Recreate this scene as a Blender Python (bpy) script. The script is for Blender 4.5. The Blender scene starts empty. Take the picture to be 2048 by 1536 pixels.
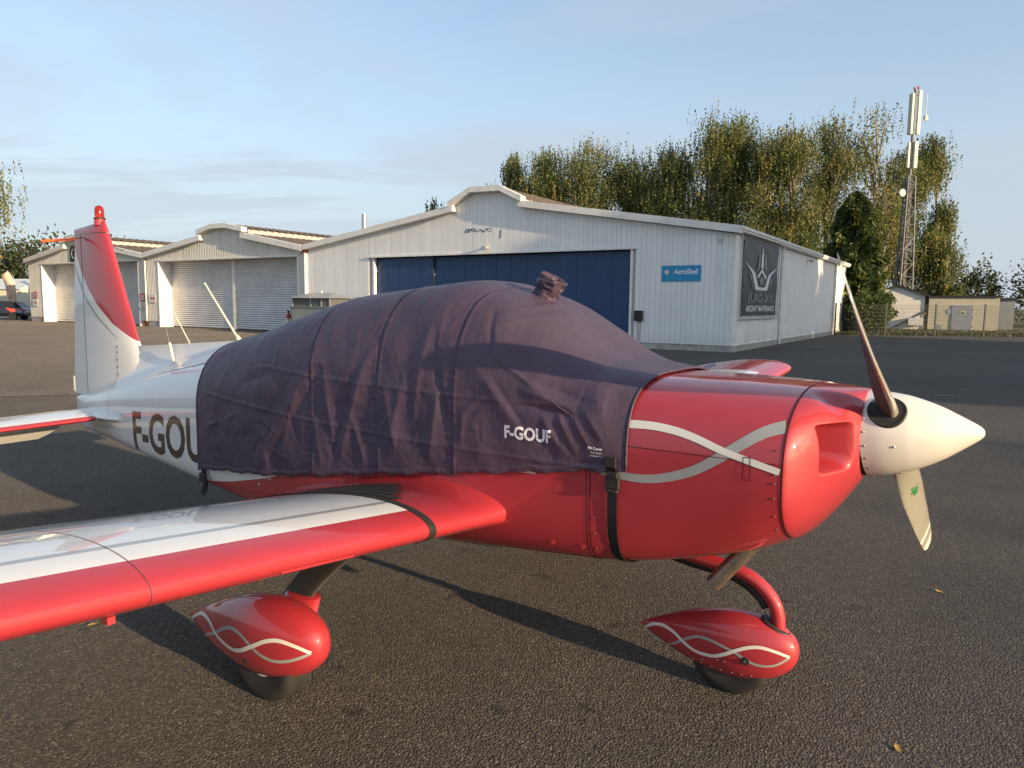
import bpy, bmesh, math, random
import numpy as np
from mathutils import Vector, Matrix, noise as mnoise
R = math.radians
rng = np.random.default_rng(7)
random.seed(7)
S = bpy.context.scene
COL = S.collection

# ------------------------------------------------------------------ camera, sky, sun, exposure
CAM_H, PITCH, ROLL, FPX = 1.70, math.atan(160/1450.), 0.011, 1450.0
cd = bpy.data.cameras.new('camera'); cam = bpy.data.objects.new('camera', cd); COL.objects.link(cam)
cd.sensor_fit = 'HORIZONTAL'; cd.sensor_width = 36.0; cd.lens = FPX/2048*36
cd.clip_start = 0.05; cd.clip_end = 6000
_fw = Vector((0, math.cos(PITCH), -math.sin(PITCH))); _up = Vector((0, math.sin(PITCH), math.cos(PITCH))); _rt = Vector((1, 0, 0))
_r2 = _rt*math.cos(ROLL)+_up*math.sin(ROLL); _u2 = -_rt*math.sin(ROLL)+_up*math.cos(ROLL)
M = Matrix.Identity(4)
for i in range(3):
    M[i][0] = _r2[i]; M[i][1] = _u2[i]; M[i][2] = -_fw[i]
M[2][3] = CAM_H
cam.matrix_world = M
S.camera = cam

SUN_EL = R(12.4)
SUN_AZ = R(-39.5)
SUN_DIR = Vector((math.cos(SUN_AZ)*math.cos(SUN_EL), math.sin(SUN_AZ)*math.cos(SUN_EL), math.sin(SUN_EL)))
sd = bpy.data.lights.new('sun', 'SUN'); sun = bpy.data.objects.new('sun', sd); COL.objects.link(sun)
sd.energy = 4.1; sd.angle = R(0.55); sd.color = (1.0, 0.75, 0.46)
sun.rotation_euler = SUN_DIR.to_track_quat('Z', 'Y').to_euler(); sun.location = (30, -30, 20)

W = bpy.data.worlds.new('World'); S.world = W; W.use_nodes = True
SKY_STRENGTH = 0.15
def build_world():
    nt = W.node_tree; nt.nodes.clear(); L = nt.links
    out = nt.nodes.new('ShaderNodeOutputWorld'); bg = nt.nodes.new('ShaderNodeBackground')
    sky = nt.nodes.new('ShaderNodeTexSky'); sky.sky_type = 'NISHITA'; sky.sun_disc = False
    sky.sun_elevation = SUN_EL; sky.sun_rotation = math.atan2(SUN_DIR.x, SUN_DIR.y)
    sky.altitude = 80; sky.air_density = 1.0; sky.dust_density = 1.6; sky.ozone_density = 1.6
    tc = nt.nodes.new('ShaderNodeTexCoord')
    # thin high cloud: direction projected on a high layer
    sep = nt.nodes.new('ShaderNodeSeparateXYZ'); L.new(tc.outputs['Generated'], sep.inputs[0])
    mz = nt.nodes.new('ShaderNodeMath'); mz.operation = 'MAXIMUM'; L.new(sep.outputs['Z'], mz.inputs[0]); mz.inputs[1].default_value = 0.0
    az = nt.nodes.new('ShaderNodeMath'); az.operation = 'ADD'; L.new(mz.outputs[0], az.inputs[0]); az.inputs[1].default_value = 0.16
    dx = nt.nodes.new('ShaderNodeMath'); dx.operation = 'DIVIDE'; L.new(sep.outputs['X'], dx.inputs[0]); L.new(az.outputs[0], dx.inputs[1])
    dy = nt.nodes.new('ShaderNodeMath'); dy.operation = 'DIVIDE'; L.new(sep.outputs['Y'], dy.inputs[0]); L.new(az.outputs[0], dy.inputs[1])
    cb = nt.nodes.new('ShaderNodeCombineXYZ'); L.new(dx.outputs[0], cb.inputs[0]); L.new(dy.outputs[0], cb.inputs[1])
    mp = nt.nodes.new('ShaderNodeMapping'); mp.inputs['Rotation'].default_value = (0, 0, R(-24)); mp.inputs['Scale'].default_value = (0.40, 1.05, 1)
    L.new(cb.outputs[0], mp.inputs[0])
    n1 = nt.nodes.new('ShaderNodeTexNoise'); n1.inputs['Scale'].default_value = 0.8; n1.inputs['Detail'].default_value = 8; n1.inputs['Roughness'].default_value = 0.6
    n1.inputs['Distortion'].default_value = 0.6
    L.new(mp.outputs[0], n1.inputs['Vector'])
    cr = nt.nodes.new('ShaderNodeValToRGB'); cr.color_ramp.elements[0].position = 0.43; cr.color_ramp.elements[0].color = (0.26, 0.26, 0.26, 1)
    cr.color_ramp.elements[1].position = 0.62; cr.color_ramp.elements[1].color = (0.85, 0.85, 0.85, 1)
    L.new(n1.outputs[0], cr.inputs[0])
    low = nt.nodes.new('ShaderNodeMapRange'); low.interpolation_type = 'SMOOTHSTEP'; L.new(sep.outputs['Z'], low.inputs[0])
    low.inputs[1].default_value = 0.0; low.inputs[2].default_value = 0.40; low.inputs[3].default_value = 0.60; low.inputs[4].default_value = 0.0
    sm = nt.nodes.new('ShaderNodeMath'); sm.operation = 'ADD'; sm.use_clamp = True; L.new(cr.outputs[0], sm.inputs[0]); L.new(low.outputs[0], sm.inputs[1])
    mn = nt.nodes.new('ShaderNodeMath'); mn.operation = 'MINIMUM'; L.new(sm.outputs[0], mn.inputs[0]); mn.inputs[1].default_value = 0.86
    mix = nt.nodes.new('ShaderNodeMix'); mix.data_type = 'RGBA'
    L.new(mn.outputs[0], mix.inputs[0]); L.new(sky.outputs[0], mix.inputs[6])
    mix.inputs[7].default_value = (2.0, 2.26, 2.62, 1)
    L.new(mix.outputs[2], bg.inputs[0]); bg.inputs[1].default_value = SKY_STRENGTH
    L.new(bg.outputs[0], out.inputs[0])
build_world()
S.view_settings.view_transform = 'Standard'; S.view_settings.look = 'None'
S.view_settings.gamma = 1.0; S.view_settings.exposure = 0.92; S.view_settings.use_curve_mapping = False
try:
    S.cycles.max_bounces = 6; S.cycles.diffuse_bounces = 3; S.cycles.glossy_bounces = 4
    S.cycles.transparent_max_bounces = 8; S.cycles.use_denoising = True
except Exception: pass

# ------------------------------------------------------------------ helpers
class MB:
    def __init__(s): s.v = []; s.f = []; s.m = []
    def add(s, vs, fs, mi=0):
        o = len(s.v); s.v.extend([tuple(p) for p in vs]); s.f.extend([tuple(i+o for i in f) for f in fs]); s.m.extend([mi]*len(fs)); return s
    def box(s, a, b, mi=0, mat=None):
        x0, y0, z0 = a; x1, y1, z1 = b
        vs = [(x0,y0,z0),(x1,y0,z0),(x1,y1,z0),(x0,y1,z0),(x0,y0,z1),(x1,y0,z1),(x1,y1,z1),(x0,y1,z1)]
        if mat is not None: vs = [tuple(mat @ Vector(p)) for p in vs]
        return s.add(vs, [(0,3,2,1),(4,5,6,7),(0,1,5,4),(1,2,6,5),(2,3,7,6),(3,0,4,7)], mi)
    def prism(s, poly, axis, a, b, mi=0):
        # poly: 2D list; axis 1: (p0, t, p1) with t along y ; axis 0: (t,p0,p1); axis 2: (p0,p1,t)
        n = len(poly)
        def P(p, t): return (p[0], t, p[1]) if axis == 1 else ((t, p[0], p[1]) if axis == 0 else (p[0], p[1], t))
        vs = [P(p, a) for p in poly]+[P(p, b) for p in poly]
        fs = [tuple(range(n))[::-1], tuple(range(n, 2*n))]+[(i, (i+1) % n, n+(i+1) % n, n+i) for i in range(n)]
        return s.add(vs, fs, mi)
    def loft(s, rings, closed=True, cap=(True, True), mi=0, mfun=None):
        n = len(rings[0]); o = len(s.v)
        for r_ in rings: s.v.extend([tuple(p) for p in r_])
        for i in range(len(rings)-1):
            for j in range(n if closed else n-1):
                k = (j+1) % n
                s.f.append((o+i*n+j, o+i*n+k, o+(i+1)*n+k, o+(i+1)*n+j)); s.m.append(mfun(i, j) if mfun else mi)
        if cap[0]: s.f.append(tuple(o+j for j in range(n))[::-1]); s.m.append(mi)
        if cap[1]: s.f.append(tuple(o+(len(rings)-1)*n+j for j in range(n))); s.m.append(mi)
        return s
    def tube(s, pts, rad, n=10, mi=0, cap=True):
        pts = [Vector(p) for p in pts]; rings = []
        rr = rad if hasattr(rad, '__len__') else [rad]*len(pts)
        prev = None
        for i, p in enumerate(pts):
            d = (pts[min(i+1, len(pts)-1)]-pts[max(i-1, 0)]).normalized()
            if prev is None:
                a = d.orthogonal().normalized()
            else:
                a = (prev-d*prev.dot(d)).normalized()
            prev = a; b = d.cross(a)
            rings.append([p+(a*math.cos(2*math.pi*k/n)+b*math.sin(2*math.pi*k/n))*rr[i] for k in range(n)])
        return s.loft(rings, True, (cap, cap), mi)
    def lathe(s, prof, n=32, o=(0,0,0), axis='z', mi=0, cap=(True, True)):
        rings = []
        for (t, r_) in prof:
            ring = []
            for k in range(n):
                c, q = math.cos(2*math.pi*k/n)*r_, math.sin(2*math.pi*k/n)*r_
                ring.append((o[0]+c, o[1]+q, o[2]+t) if axis == 'z' else ((o[0]+t, o[1]+c, o[2]+q) if axis == 'x' else (o[0]+q, o[1]+t, o[2]+c)))
            rings.append(ring)
        return s.loft(rings, True, cap, mi)
    def xf(s, mat): s.v = [tuple(mat @ Vector(p)) for p in s.v]; return s
    def build(s, name, mats, parent=None, smooth=False, angle=None):
        me = bpy.data.meshes.new(name); me.from_pydata(s.v, [], s.f)
        mats = mats if isinstance(mats, (list, tuple)) else [mats]
        for m_ in mats: me.materials.append(m_)
        if len(mats) > 1: me.polygons.foreach_set('material_index', s.m)
        bm = bmesh.new(); bm.from_mesh(me); bmesh.ops.recalc_face_normals(bm, faces=bm.faces); bm.to_mesh(me); bm.free()
        if smooth:
            me.polygons.foreach_set('use_smooth', [True]*len(me.polygons))
            if angle is not None: me.set_sharp_from_angle(angle=R(angle))
        me.update()
        return link(name, me, parent)
def link(name, me, parent=None):
    o = bpy.data.objects.new(name, me); COL.objects.link(o)
    if parent is not None: o.parent = parent
    return o
def empty(name, loc=(0,0,0), rz=0.0):
    o = bpy.data.objects.new(name, None); COL.objects.link(o); o.location = loc; o.rotation_euler = (0,0,rz); o.empty_display_size = 0.3
    return o
def tag(o, label=None, cat=None, group=None, kind=None):
    if label: o['label'] = label
    if cat: o['category'] = cat
    if group: o['group'] = group
    if kind: o['kind'] = kind
    return o
def sharp(o, deg=35):
    o.data.polygons.foreach_set('use_smooth', [True]*len(o.data.polygons)); o.data.set_sharp_from_angle(angle=R(deg)); return o
def bevel(o, w, seg=2):
    m_ = o.modifiers.new('bevel', 'BEVEL'); m_.width = w; m_.segments = seg; m_.limit_method = 'ANGLE'; m_.angle_limit = R(40); return o
def lerp(a, b, t): return a+(b-a)*t
def sstep(a, b, x):
    t = np.clip((x-a)/(b-a), 0, 1); return t*t*(3-2*t)

# text as flat mesh: returns verts (x,z), faces ; height normalised to cap height = h, centred at 0
def text_geo(body, h, wscale=1.0, bold=0.0, shear=0.0, space=1.0, width=None):
    cu = bpy.data.curves.new('t', 'FONT'); cu.body = body; cu.size = 1.0; cu.offset = bold; cu.shear = shear; cu.space_character = space
    cu.resolution_u = 3
    o = bpy.data.objects.new('t', cu); COL.objects.link(o)
    me = o.to_mesh(); vs = np.array([v.co[:2] for v in me.vertices]); fs = [tuple(p.vertices) for p in me.polygons]
    o.to_mesh_clear(); bpy.data.objects.remove(o); bpy.data.curves.remove(cu)
    mn, mx = vs.min(0), vs.max(0)
    vs = (vs-(mn+mx)/2); k = h/(mx[1]-mn[1]); kx = k*wscale if width is None else width/(mx[0]-mn[0])
    vs[:, 0] *= kx; vs[:, 1] *= k
    return vs, fs

# ------------------------------------------------------------------ materials
class NT:
    def __init__(s, name):
        s.m = bpy.data.materials.new(name); s.m.use_nodes = True; s.t = s.m.node_tree; s.t.nodes.clear()
        s.out = s.t.nodes.new('ShaderNodeOutputMaterial'); s.b = s.t.nodes.new('ShaderNodeBsdfPrincipled'); s.t.links.new(s.b.outputs[0], s.out.inputs[0])
    def n(s, typ, **kw):
        nd = s.t.nodes.new('ShaderNode'+typ)
        for k, v in kw.items():
            if k in nd.inputs: nd.inputs[k].default_value = v
            else: setattr(nd, k, v)
        return nd
    def l(s, a, b): s.t.links.new(a, b)
    def math(s, op, a, b=None, c=None, clamp=False):
        nd = s.t.nodes.new('ShaderNodeMath'); nd.operation = op; nd.use_clamp = clamp
        for i, v in enumerate((a, b, c)):
            if v is None: continue
            if isinstance(v, (int, float)): nd.inputs[i].default_value = v
            else: s.l(v, nd.inputs[i])
        return nd.outputs[0]
    def ramp(s, fac, stops, interp='LINEAR'):
        nd = s.t.nodes.new('ShaderNodeValToRGB'); cr = nd.color_ramp; cr.interpolation = interp
        while len(cr.elements) < len(stops): cr.elements.new(0.5)
        for e, (p, c) in zip(cr.elements, stops):
            e.position = p; e.color = (c, c, c, 1) if isinstance(c, (int, float)) else (*c, 1)
        s.l(fac, nd.inputs[0]); return nd.outputs[0]
    def mix(s, fac, a, b, blend='MIX'):
        nd = s.t.nodes.new('ShaderNodeMix'); nd.data_type = 'RGBA'; nd.blend_type = blend
        for i, v in ((0, fac), (6, a), (7, b)):
            if isinstance(v, (int, float)): nd.inputs[i].default_value = v
            elif isinstance(v, tuple): nd.inputs[i].default_value = (*v, 1)
            else: s.l(v, nd.inputs[i])
        return nd.outputs[2]
    def noise(s, scale, detail=4, rough=0.5, vec=None, dist=0.0):
        nd = s.n('TexNoise', Scale=scale, Detail=detail, Roughness=rough, Distortion=dist)
        if vec is not None: s.l(vec, nd.inputs['Vector'])
        return nd.outputs[0]
    def obj(s): return s.n('TexCoord').outputs['Object']
    def map(s, vec, scale=(1,1,1), rot=(0,0,0), loc=(0,0,0)):
        nd = s.n('Mapping'); nd.inputs['Scale'].default_value = scale; nd.inputs['Rotation'].default_value = rot; nd.inputs['Location'].default_value = loc
        s.l(vec, nd.inputs[0]); return nd.outputs[0]
    def bump(s, h, strength=0.3, dist=0.01, prev=None):
        nd = s.n('Bump', Strength=strength, Distance=dist); s.l(h, nd.inputs['Height'])
        if prev is not None: s.l(prev, nd.inputs['Normal'])
        s.l(nd.outputs[0], s.b.inputs['Normal']); return nd.outputs[0]
    def set(s, **kw):
        for k, v in kw.items():
            k = k.replace('_', ' ')
            if isinstance(v, (int, float)): s.b.inputs[k].default_value = v
            elif isinstance(v, tuple): s.b.inputs[k].default_value = (*v, 1) if len(v) == 3 else v
            else: s.l(v, s.b.inputs[k])
        return s
def simple(name, col, rough=0.5, metal=0.0, var=0.12, scale=6.0, coat=0.0, bump=0.0, bscale=40.0):
    t = NT(name); o = t.obj(); nz = t.noise(scale, 5, 0.6, o)
    f = t.ramp(nz, [(0.3, 1.0-var), (0.7, 1.0+var*0.5)])
    t.set(Base_Color=t.mix(1.0, col, f, 'MULTIPLY'), Roughness=rough, Metallic=metal, Coat_Weight=coat, Coat_Roughness=0.06)
    if bump: t.bump(t.noise(bscale, 4, 0.6, o), bump, 0.01)
    return t.m
RED = (0.43, 0.027, 0.038); WHITE = (0.80, 0.79, 0.76)
def paint(name, col, rough=0.28):
    t = NT(name); o = t.obj()
    nz = t.noise(1.7, 3, 0.5, o); dirt = t.ramp(t.noise(9, 6, 0.65, o), [(0.35, 0.93), (0.7, 1.0)])
    t.set(Base_Color=t.mix(1.0, col, dirt, 'MULTIPLY'), Roughness=.55, Coat_Weight=1.0, Coat_Roughness=0.035)
    t.bump(nz, 0.10, 0.02)
    return t.m
M_red = paint('red_paint', RED); M_white = paint('white_paint', WHITE)
M_grey = paint('grey_stripe', (0.36, 0.36, 0.34)); M_cream = paint('stripe_white', (0.82, 0.79, 0.70))
M_black = simple('black_rubber', (0.022, 0.021, 0.020), 0.6, var=0.3)
M_seam = simple('seam_dark', (0.10, 0.012, 0.014), 0.6); M_seamr = simple('seam_dull_red', (0.16, 0.07, 0.07), 0.6); M_seamw = simple('seam_grey', (0.25, 0.24, 0.23), 0.6)  # panel joint tones: deep red, dull red and grey
M_steel = simple('steel_screw', (0.42, 0.40, 0.37), 0.35, 0.9)
M_text_black = simple('black_letters', (0.015, 0.015, 0.017), 0.3, coat=0.5)
M_text_white = simple('white_letters', (0.82, 0.82, 0.84), 0.6)

def fuselage_mat():
    t = NT('fuselage_paint'); o = t.obj(); sp = t.n('SeparateXYZ'); t.l(o, sp.inputs[0])
    fx = t.math('DIVIDE', t.math('ADD', sp.outputs['X'], 4.0), 3.0)
    def P(x, z): return ((x+4)/3, z/2.0)
    g = t.ramp(fx, [P(-3.75, 0.40), P(-3.5, 0.525), P(-3.22, 0.552), P(-2.95, 0.600), P(-2.5, 0.70), P(-2.1, 0.85), P(-1.9, 1.99)])
    isred = t.math('LESS_THAN', sp.outputs['Z'], t.math('MULTIPLY', g, 2.0))
    dirt = t.ramp(t.noise(9, 6, 0.65, o), [(0.35, 0.94), (0.7, 1.0)])
    col = t.mix(isred, WHITE, RED)
    t.set(Base_Color=t.mix(1.0, col, dirt, 'MULTIPLY'), Roughness=0.55, Coat_Weight=1.0, Coat_Roughness=0.035)
    t.bump(t.noise(1.7, 3, 0.5, o), 0.12, 0.02)
    return t.m
M_fus = fuselage_mat()
def fin_mat():
    t = NT('fin_paint'); o = t.obj(); sp = t.n('SeparateXYZ'); t.l(o, sp.inputs[0])
    pts = [(-5.75, 2.26), (-5.714, 2.147), (-5.598, 1.955), (-5.463, 1.799), (-5.29, 1.651), (-5.067, 1.511), (-4.906, 1.439), (-4.70, 1.345)]
    fx = t.math('DIVIDE', t.math('ADD', sp.outputs['X'], 6.0), 2.0)
    g = t.ramp(fx, [((x+6)/2, z/3.0) for x, z in pts])
    isred = t.math('GREATER_THAN', sp.outputs['Z'], t.math('MULTIPLY', g, 3.0))
    t.set(Base_Color=t.mix(isred, WHITE, RED), Roughness=0.55, Coat_Weight=1.0, Coat_Roughness=0.035)
    t.bump(t.noise(1.9, 3, 0.5, o), 0.12, 0.02)
    return t.m
M_fin = fin_mat()
def asphalt_mat(name='asphalt', gain=1.0):
    t = NT(name); o = t.obj()
    vo = t.n('TexVoronoi', Scale=92.0); t.l(o, vo.inputs['Vector'])
    vo2 = t.n('TexVoronoi', Scale=210.0); t.l(o, vo2.inputs['Vector'])
    stone = t.ramp(vo.outputs['Distance'], [(0.0, 1.0), (0.75, 0.0)])
    n_big = t.noise(0.10, 4, 0.55, o); n_mid = t.noise(0.9, 5, 0.6, o); n_fine = t.noise(260, 2, 0.6, o)
    sp = t.n('SeparateColor'); t.l(vo.outputs['Color'], sp.inputs[0])
    cellv = t.ramp(sp.outputs[0], [(0.0, (0.070, 0.058, 0.046)), (0.45, (0.110, 0.091, 0.068)), (0.85, (0.160, 0.133, 0.099)), (1.0, (0.28, 0.24, 0.185))])
    col = t.mix(t.ramp(vo.outputs['Distance'], [(0.40, 0.0), (0.9, 0.75)]), cellv, (0.032, 0.028, 0.025))
    col = t.mix(1.0, col, t.ramp(n_mid, [(0.25, 0.82), (0.75, 1.15)]), 'MULTIPLY')
    col = t.mix(1.0, col, t.ramp(n_big, [(0.3, 0.70), (0.7, 1.15)]), 'MULTIPLY')
    col = t.mix(1.0, col, (gain, gain*1.03, gain*1.10), 'MULTIPLY')
    # oil spots and pale scuffs
    spots = t.ramp(t.noise(4.2, 3, 0.55, t.map(o, loc=(3.1, 1.7, 0)), 0.4), [(0.655, 0.0), (0.70, 0.7)])
    col = t.mix(spots, col, (0.018, 0.017, 0.017))
    sc = t.ramp(t.noise(7.0, 5, 0.7, t.map(o, scale=(1, 2.2, 1), rot=(0, 0, 0.5), loc=(9, 4, 0))), [(0.66, 0.0), (0.76, 0.5)])
    col = t.mix(sc, col, (0.16, 0.15, 0.135))
    t.set(Base_Color=col, Roughness=0.82)
    if 'Diffuse Roughness' in t.b.inputs: t.b.inputs['Diffuse Roughness'].default_value = 1.0
    b1 = t.bump(stone, 1.0, 0.013); b2 = t.bump(vo2.outputs['Distance'], 0.4, 0.002, b1); t.bump(n_fine, 0.3, 0.0015, b2)
    return t.m
M_asphalt = asphalt_mat(); M_asphalt_old = asphalt_mat('older_asphalt', 1.55)
def cover_mat():
    t = NT('cover_fabric'); o = t.obj()
    w = t.n('TexWave', Scale=160.0, Distortion=0.0); w.bands_direction = 'Z'; t.l(o, w.inputs['Vector'])
    warp = t.n('TexNoise', Scale=5.0, Detail=3.0); t.l(o, warp.inputs['Vector'])
    vec = t.n('VectorMath', operation='MULTIPLY_ADD'); t.l(warp.outputs['Color'], vec.inputs[0]); vec.inputs[1].default_value = (.16, .16, .16); t.l(o, vec.inputs[2])
    v1 = t.n('TexVoronoi', feature='DISTANCE_TO_EDGE', Scale=7.0); t.l(t.map(vec.outputs[0], scale=(1.25, 1, .8)), v1.inputs['Vector'])
    v2 = t.n('TexVoronoi', feature='F1', Scale=15.0); t.l(t.map(vec.outputs[0], scale=(1.1, 1, .7)), v2.inputs['Vector'])
    crease = t.ramp(v1.outputs['Distance'], [(0.0, 1.0), (0.05, .35), (0.22, 0.0)])
    n1 = t.noise(6, 4, 0.5, o, 0.5); n2 = t.noise(55, 3, 0.5, o)
    c = t.ramp(t.noise(2.2, 4, 0.6, o), [(0.3, (0.060, 0.042, 0.066)), (0.7, (0.076, 0.054, 0.082))])
    t.set(Base_Color=c, Roughness=0.50)
    t.b.inputs['Specular IOR Level'].default_value = 0.42; t.b.inputs['Specular Tint'].default_value = (1.0, .86, .95, 1)
    b = t.bump(n1, 0.45, 0.03); b = t.bump(crease, 0.14, 0.004, b); b = t.bump(v2.outputs['Distance'], 0.22, 0.008, b); b = t.bump(n2, .12, .002, b); t.bump(w.outputs[0], 0.05, 0.001, b)
    return t.m
M_cover = cover_mat()
M_cover_in = M_cover
M_strap = simple('black_webbing', (0.012, 0.012, 0.014), 0.55, var=0.3, scale=60)
def clad_mat(name, col, streak, rough=.5):
    t = NT(name); o = t.obj(); oi = t.n('ObjectInfo'); sp = t.n('SeparateXYZ'); t.l(o, sp.inputs[0])
    rnd = t.math('MULTIPLY_ADD', oi.outputs['Random'], .07, .945)
    st = t.ramp(t.noise(3.0, 6, .7, t.map(o, scale=(3.2, 3.2, .16))), [(.42, 1.0), (.74, 1.0-streak)])
    low = t.ramp(sp.outputs['Z'], [(.25, .88), (.75, 1.0)]); big = t.ramp(t.noise(.5, 4, .6, o), [(.3, .92), (.7, 1.03)])
    c = t.mix(1.0, col, t.math('MULTIPLY', t.math('MULTIPLY', rnd, st), t.math('MULTIPLY', low, big)), 'MULTIPLY')
    t.set(Base_Color=c, Roughness=rough); t.bump(t.noise(25, 3, .5, o), .08, .003); return t.m
M_clad = clad_mat('white_cladding', (0.86, 0.86, 0.84), .12)
M_clad_b = clad_mat('cream_metal_cladding', (0.72, 0.70, 0.62), .28)
def wall_mat():
    t = NT('rendered_wall'); o = t.obj(); sp = t.n('SeparateXYZ'); t.l(o, sp.inputs[0])
    low = t.ramp(sp.outputs['Z'], [(0.0, 1.0), (0.75, 0.0)])
    st = t.ramp(t.noise(2.5, 6, 0.65, t.map(o, scale=(1, 1, 0.35))), [(0.40, 0.0), (0.72, 1.0)])
    dirt = t.math('MULTIPLY', low, st)
    col = t.mix(1.0, (0.82, 0.81, 0.78), t.ramp(t.noise(1.1, 5, 0.6, o), [(0.3, 0.9), (0.7, 1.04)]), 'MULTIPLY')
    t.set(Base_Color=t.mix(t.math('MULTIPLY', dirt, 0.75), col, (0.20, 0.19, 0.15)), Roughness=0.75)
    t.bump(t.noise(30, 4, 0.6, o), 0.15, 0.004)
    return t.m
M_wall = wall_mat()
M_trim = simple('white_trim', (0.80, 0.78, 0.73), 0.5, var=0.15, scale=3)
M_dark = simple('dark_void', (0.03, 0.03, 0.032), 0.8)
M_backing = simple('wall_backing', (0.42, 0.42, 0.42), 0.8)
M_concrete = simple('concrete_plinth', (0.40, 0.39, 0.35), 0.85, var=0.35, scale=3, bump=0.2)
M_blue = clad_mat('blue_door', (0.017, 0.058, 0.155), .35, .45)
M_roof = simple('brown_roof', (0.150, 0.112, 0.080), 0.85, var=0.35, scale=2.0, bump=0.3, bscale=12)
M_shutter = simple('galvanised_shutter', (0.62, 0.62, 0.62), 0.42, 0.35, var=0.15, scale=0.8)
M_galv = simple('galvanised_steel', (0.48, 0.49, 0.50), 0.45, 0.6, var=0.15)
M_rust = simple('rusty_brown', (0.22, 0.06, 0.03), 0.8, var=0.4, scale=9)
def leaf_mat(name, stops, trans=0.35):
    t = NT(name); a = t.n('Attribute', attribute_name='tint')
    c = t.ramp(a.outputs['Fac'], stops)
    t.set(Base_Color=c, Roughness=0.55)
    tr = t.n('BsdfTranslucent'); t.l(c, tr.inputs[0]); mx = t.n('MixShader'); mx.inputs[0].default_value = trans
    t.l(t.b.outputs[0], mx.inputs[1]); t.l(tr.outputs[0], mx.inputs[2]); t.l(mx.outputs[0], t.out.inputs[0])
    return t.m
M_birch = leaf_mat('birch_leaves', [(0.0, (0.075, 0.100, 0.028)), (0.45, (0.150, 0.175, 0.048)), (0.8, (0.225, 0.225, 0.062)), (0.93, (0.23, 0.19, 0.045)), (1.0, (0.36, 0.24, 0.04))])
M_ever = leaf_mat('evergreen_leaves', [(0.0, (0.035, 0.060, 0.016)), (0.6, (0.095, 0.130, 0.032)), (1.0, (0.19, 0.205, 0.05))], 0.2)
M_bush = leaf_mat('bush_leaves', [(0.0, (0.035, 0.045, 0.018)), (0.6, (0.065, 0.080, 0.028)), (1.0, (0.11, 0.11, 0.045))], 0.25)
M_bark = simple('birch_bark', (0.34, 0.31, 0.27), 0.85, var=0.6, scale=5)
M_bark_d = simple('dark_bark', (0.10, 0.08, 0.06), 0.9, var=0.4, scale=8)

# ------------------------------------------------------------------ ground
def sheet(name, poly, z, mat, kind='structure'):
    mb = MB(); mb.add([(x, y, z) for x, y in poly], [tuple(range(len(poly)))])
    return tag(mb.build(name, mat), kind=kind)
def field_mat():
    t = NT('grass_field'); o = t.obj()
    c = t.ramp(t.noise(0.25, 6, 0.65, o), [(0.3, (0.045, 0.060, 0.020)), (0.6, (0.085, 0.090, 0.032)), (0.8, (0.15, 0.12, 0.055))])
    t.set(Base_Color=c, Roughness=0.9); t.bump(t.noise(9, 5, 0.7, o), 0.6, 0.05); return t.m
M_field = field_mat()
sheet('grass_field', [(-2500, -2500), (2500, -2500), (2500, 2500), (-2500, 2500)], -0.012, M_field)
sheet('apron', [(-75, -90), (60, -90), (60, 46.4), (20, 46.4), (20, 75), (-75, 75)], 0.0, M_asphalt)
sheet('older_apron', [(-74, -9.3), (-9.5, 12.3), (-5.6, 13.6), (2.0, 16.1), (4.6, 29.0), (-13, 40.3), (-37, 56.0), (-40, 74), (-74, 74)], 0.004, M_asphalt_old)
def line_mat(name, col, wear):
    t = NT(name); o = t.obj()
    f = t.ramp(t.noise(14, 6, 0.75, o), [(wear-0.1, 0.0), (wear+0.1, 1.0)])
    t.set(Base_Color=t.mix(f, col, (0.055, 0.05, 0.045)), Roughness=0.85); return t.m
M_line = line_mat('worn_yellow_line', (0.34, 0.27, 0.10), 0.50); M_linew = line_mat('worn_white_line', (0.42, 0.40, 0.36), 0.48)
def marking(name, pts, w, mat, z=0.009):
    mb = MB(); vs = []
    for i, p in enumerate(pts):
        a = Vector(pts[max(i-1, 0)]); b = Vector(pts[min(i+1, len(pts)-1)]); d = (b-a).normalized(); nrm = Vector((-d.y, d.x))*w/2
        p = Vector(p); vs += [(p.x+nrm.x, p.y+nrm.y, z), (p.x-nrm.x, p.y-nrm.y, z)]
    mb.add(vs, [(2*i, 2*i+1, 2*i+3, 2*i+2) for i in range(len(pts)-1)])
    return tag(mb.build(name, mat), kind='structure')
marking('yellow_taxi_line', [(12.35, 29.1), (15.5, 27.9), (18.6, 26.6)], 0.16, M_line)
marking('yellow_taxi_line', [(-34, 36.6), (-27, 35.4), (-22.9, 34.6), (-22.2, 33.8), (-22.6, 33.2), (-26, 32.6), (-32, 32.8)], 0.16, M_line)
marking('white_dash_line', [(8.3, 14.1), (8.75, 14.05)], 0.10, M_linew)
marking('pavement_joint', [(-9.5, 12.3), (-7.6, 12.9), (-5.6, 13.6)], 0.05, M_linew)

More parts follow.
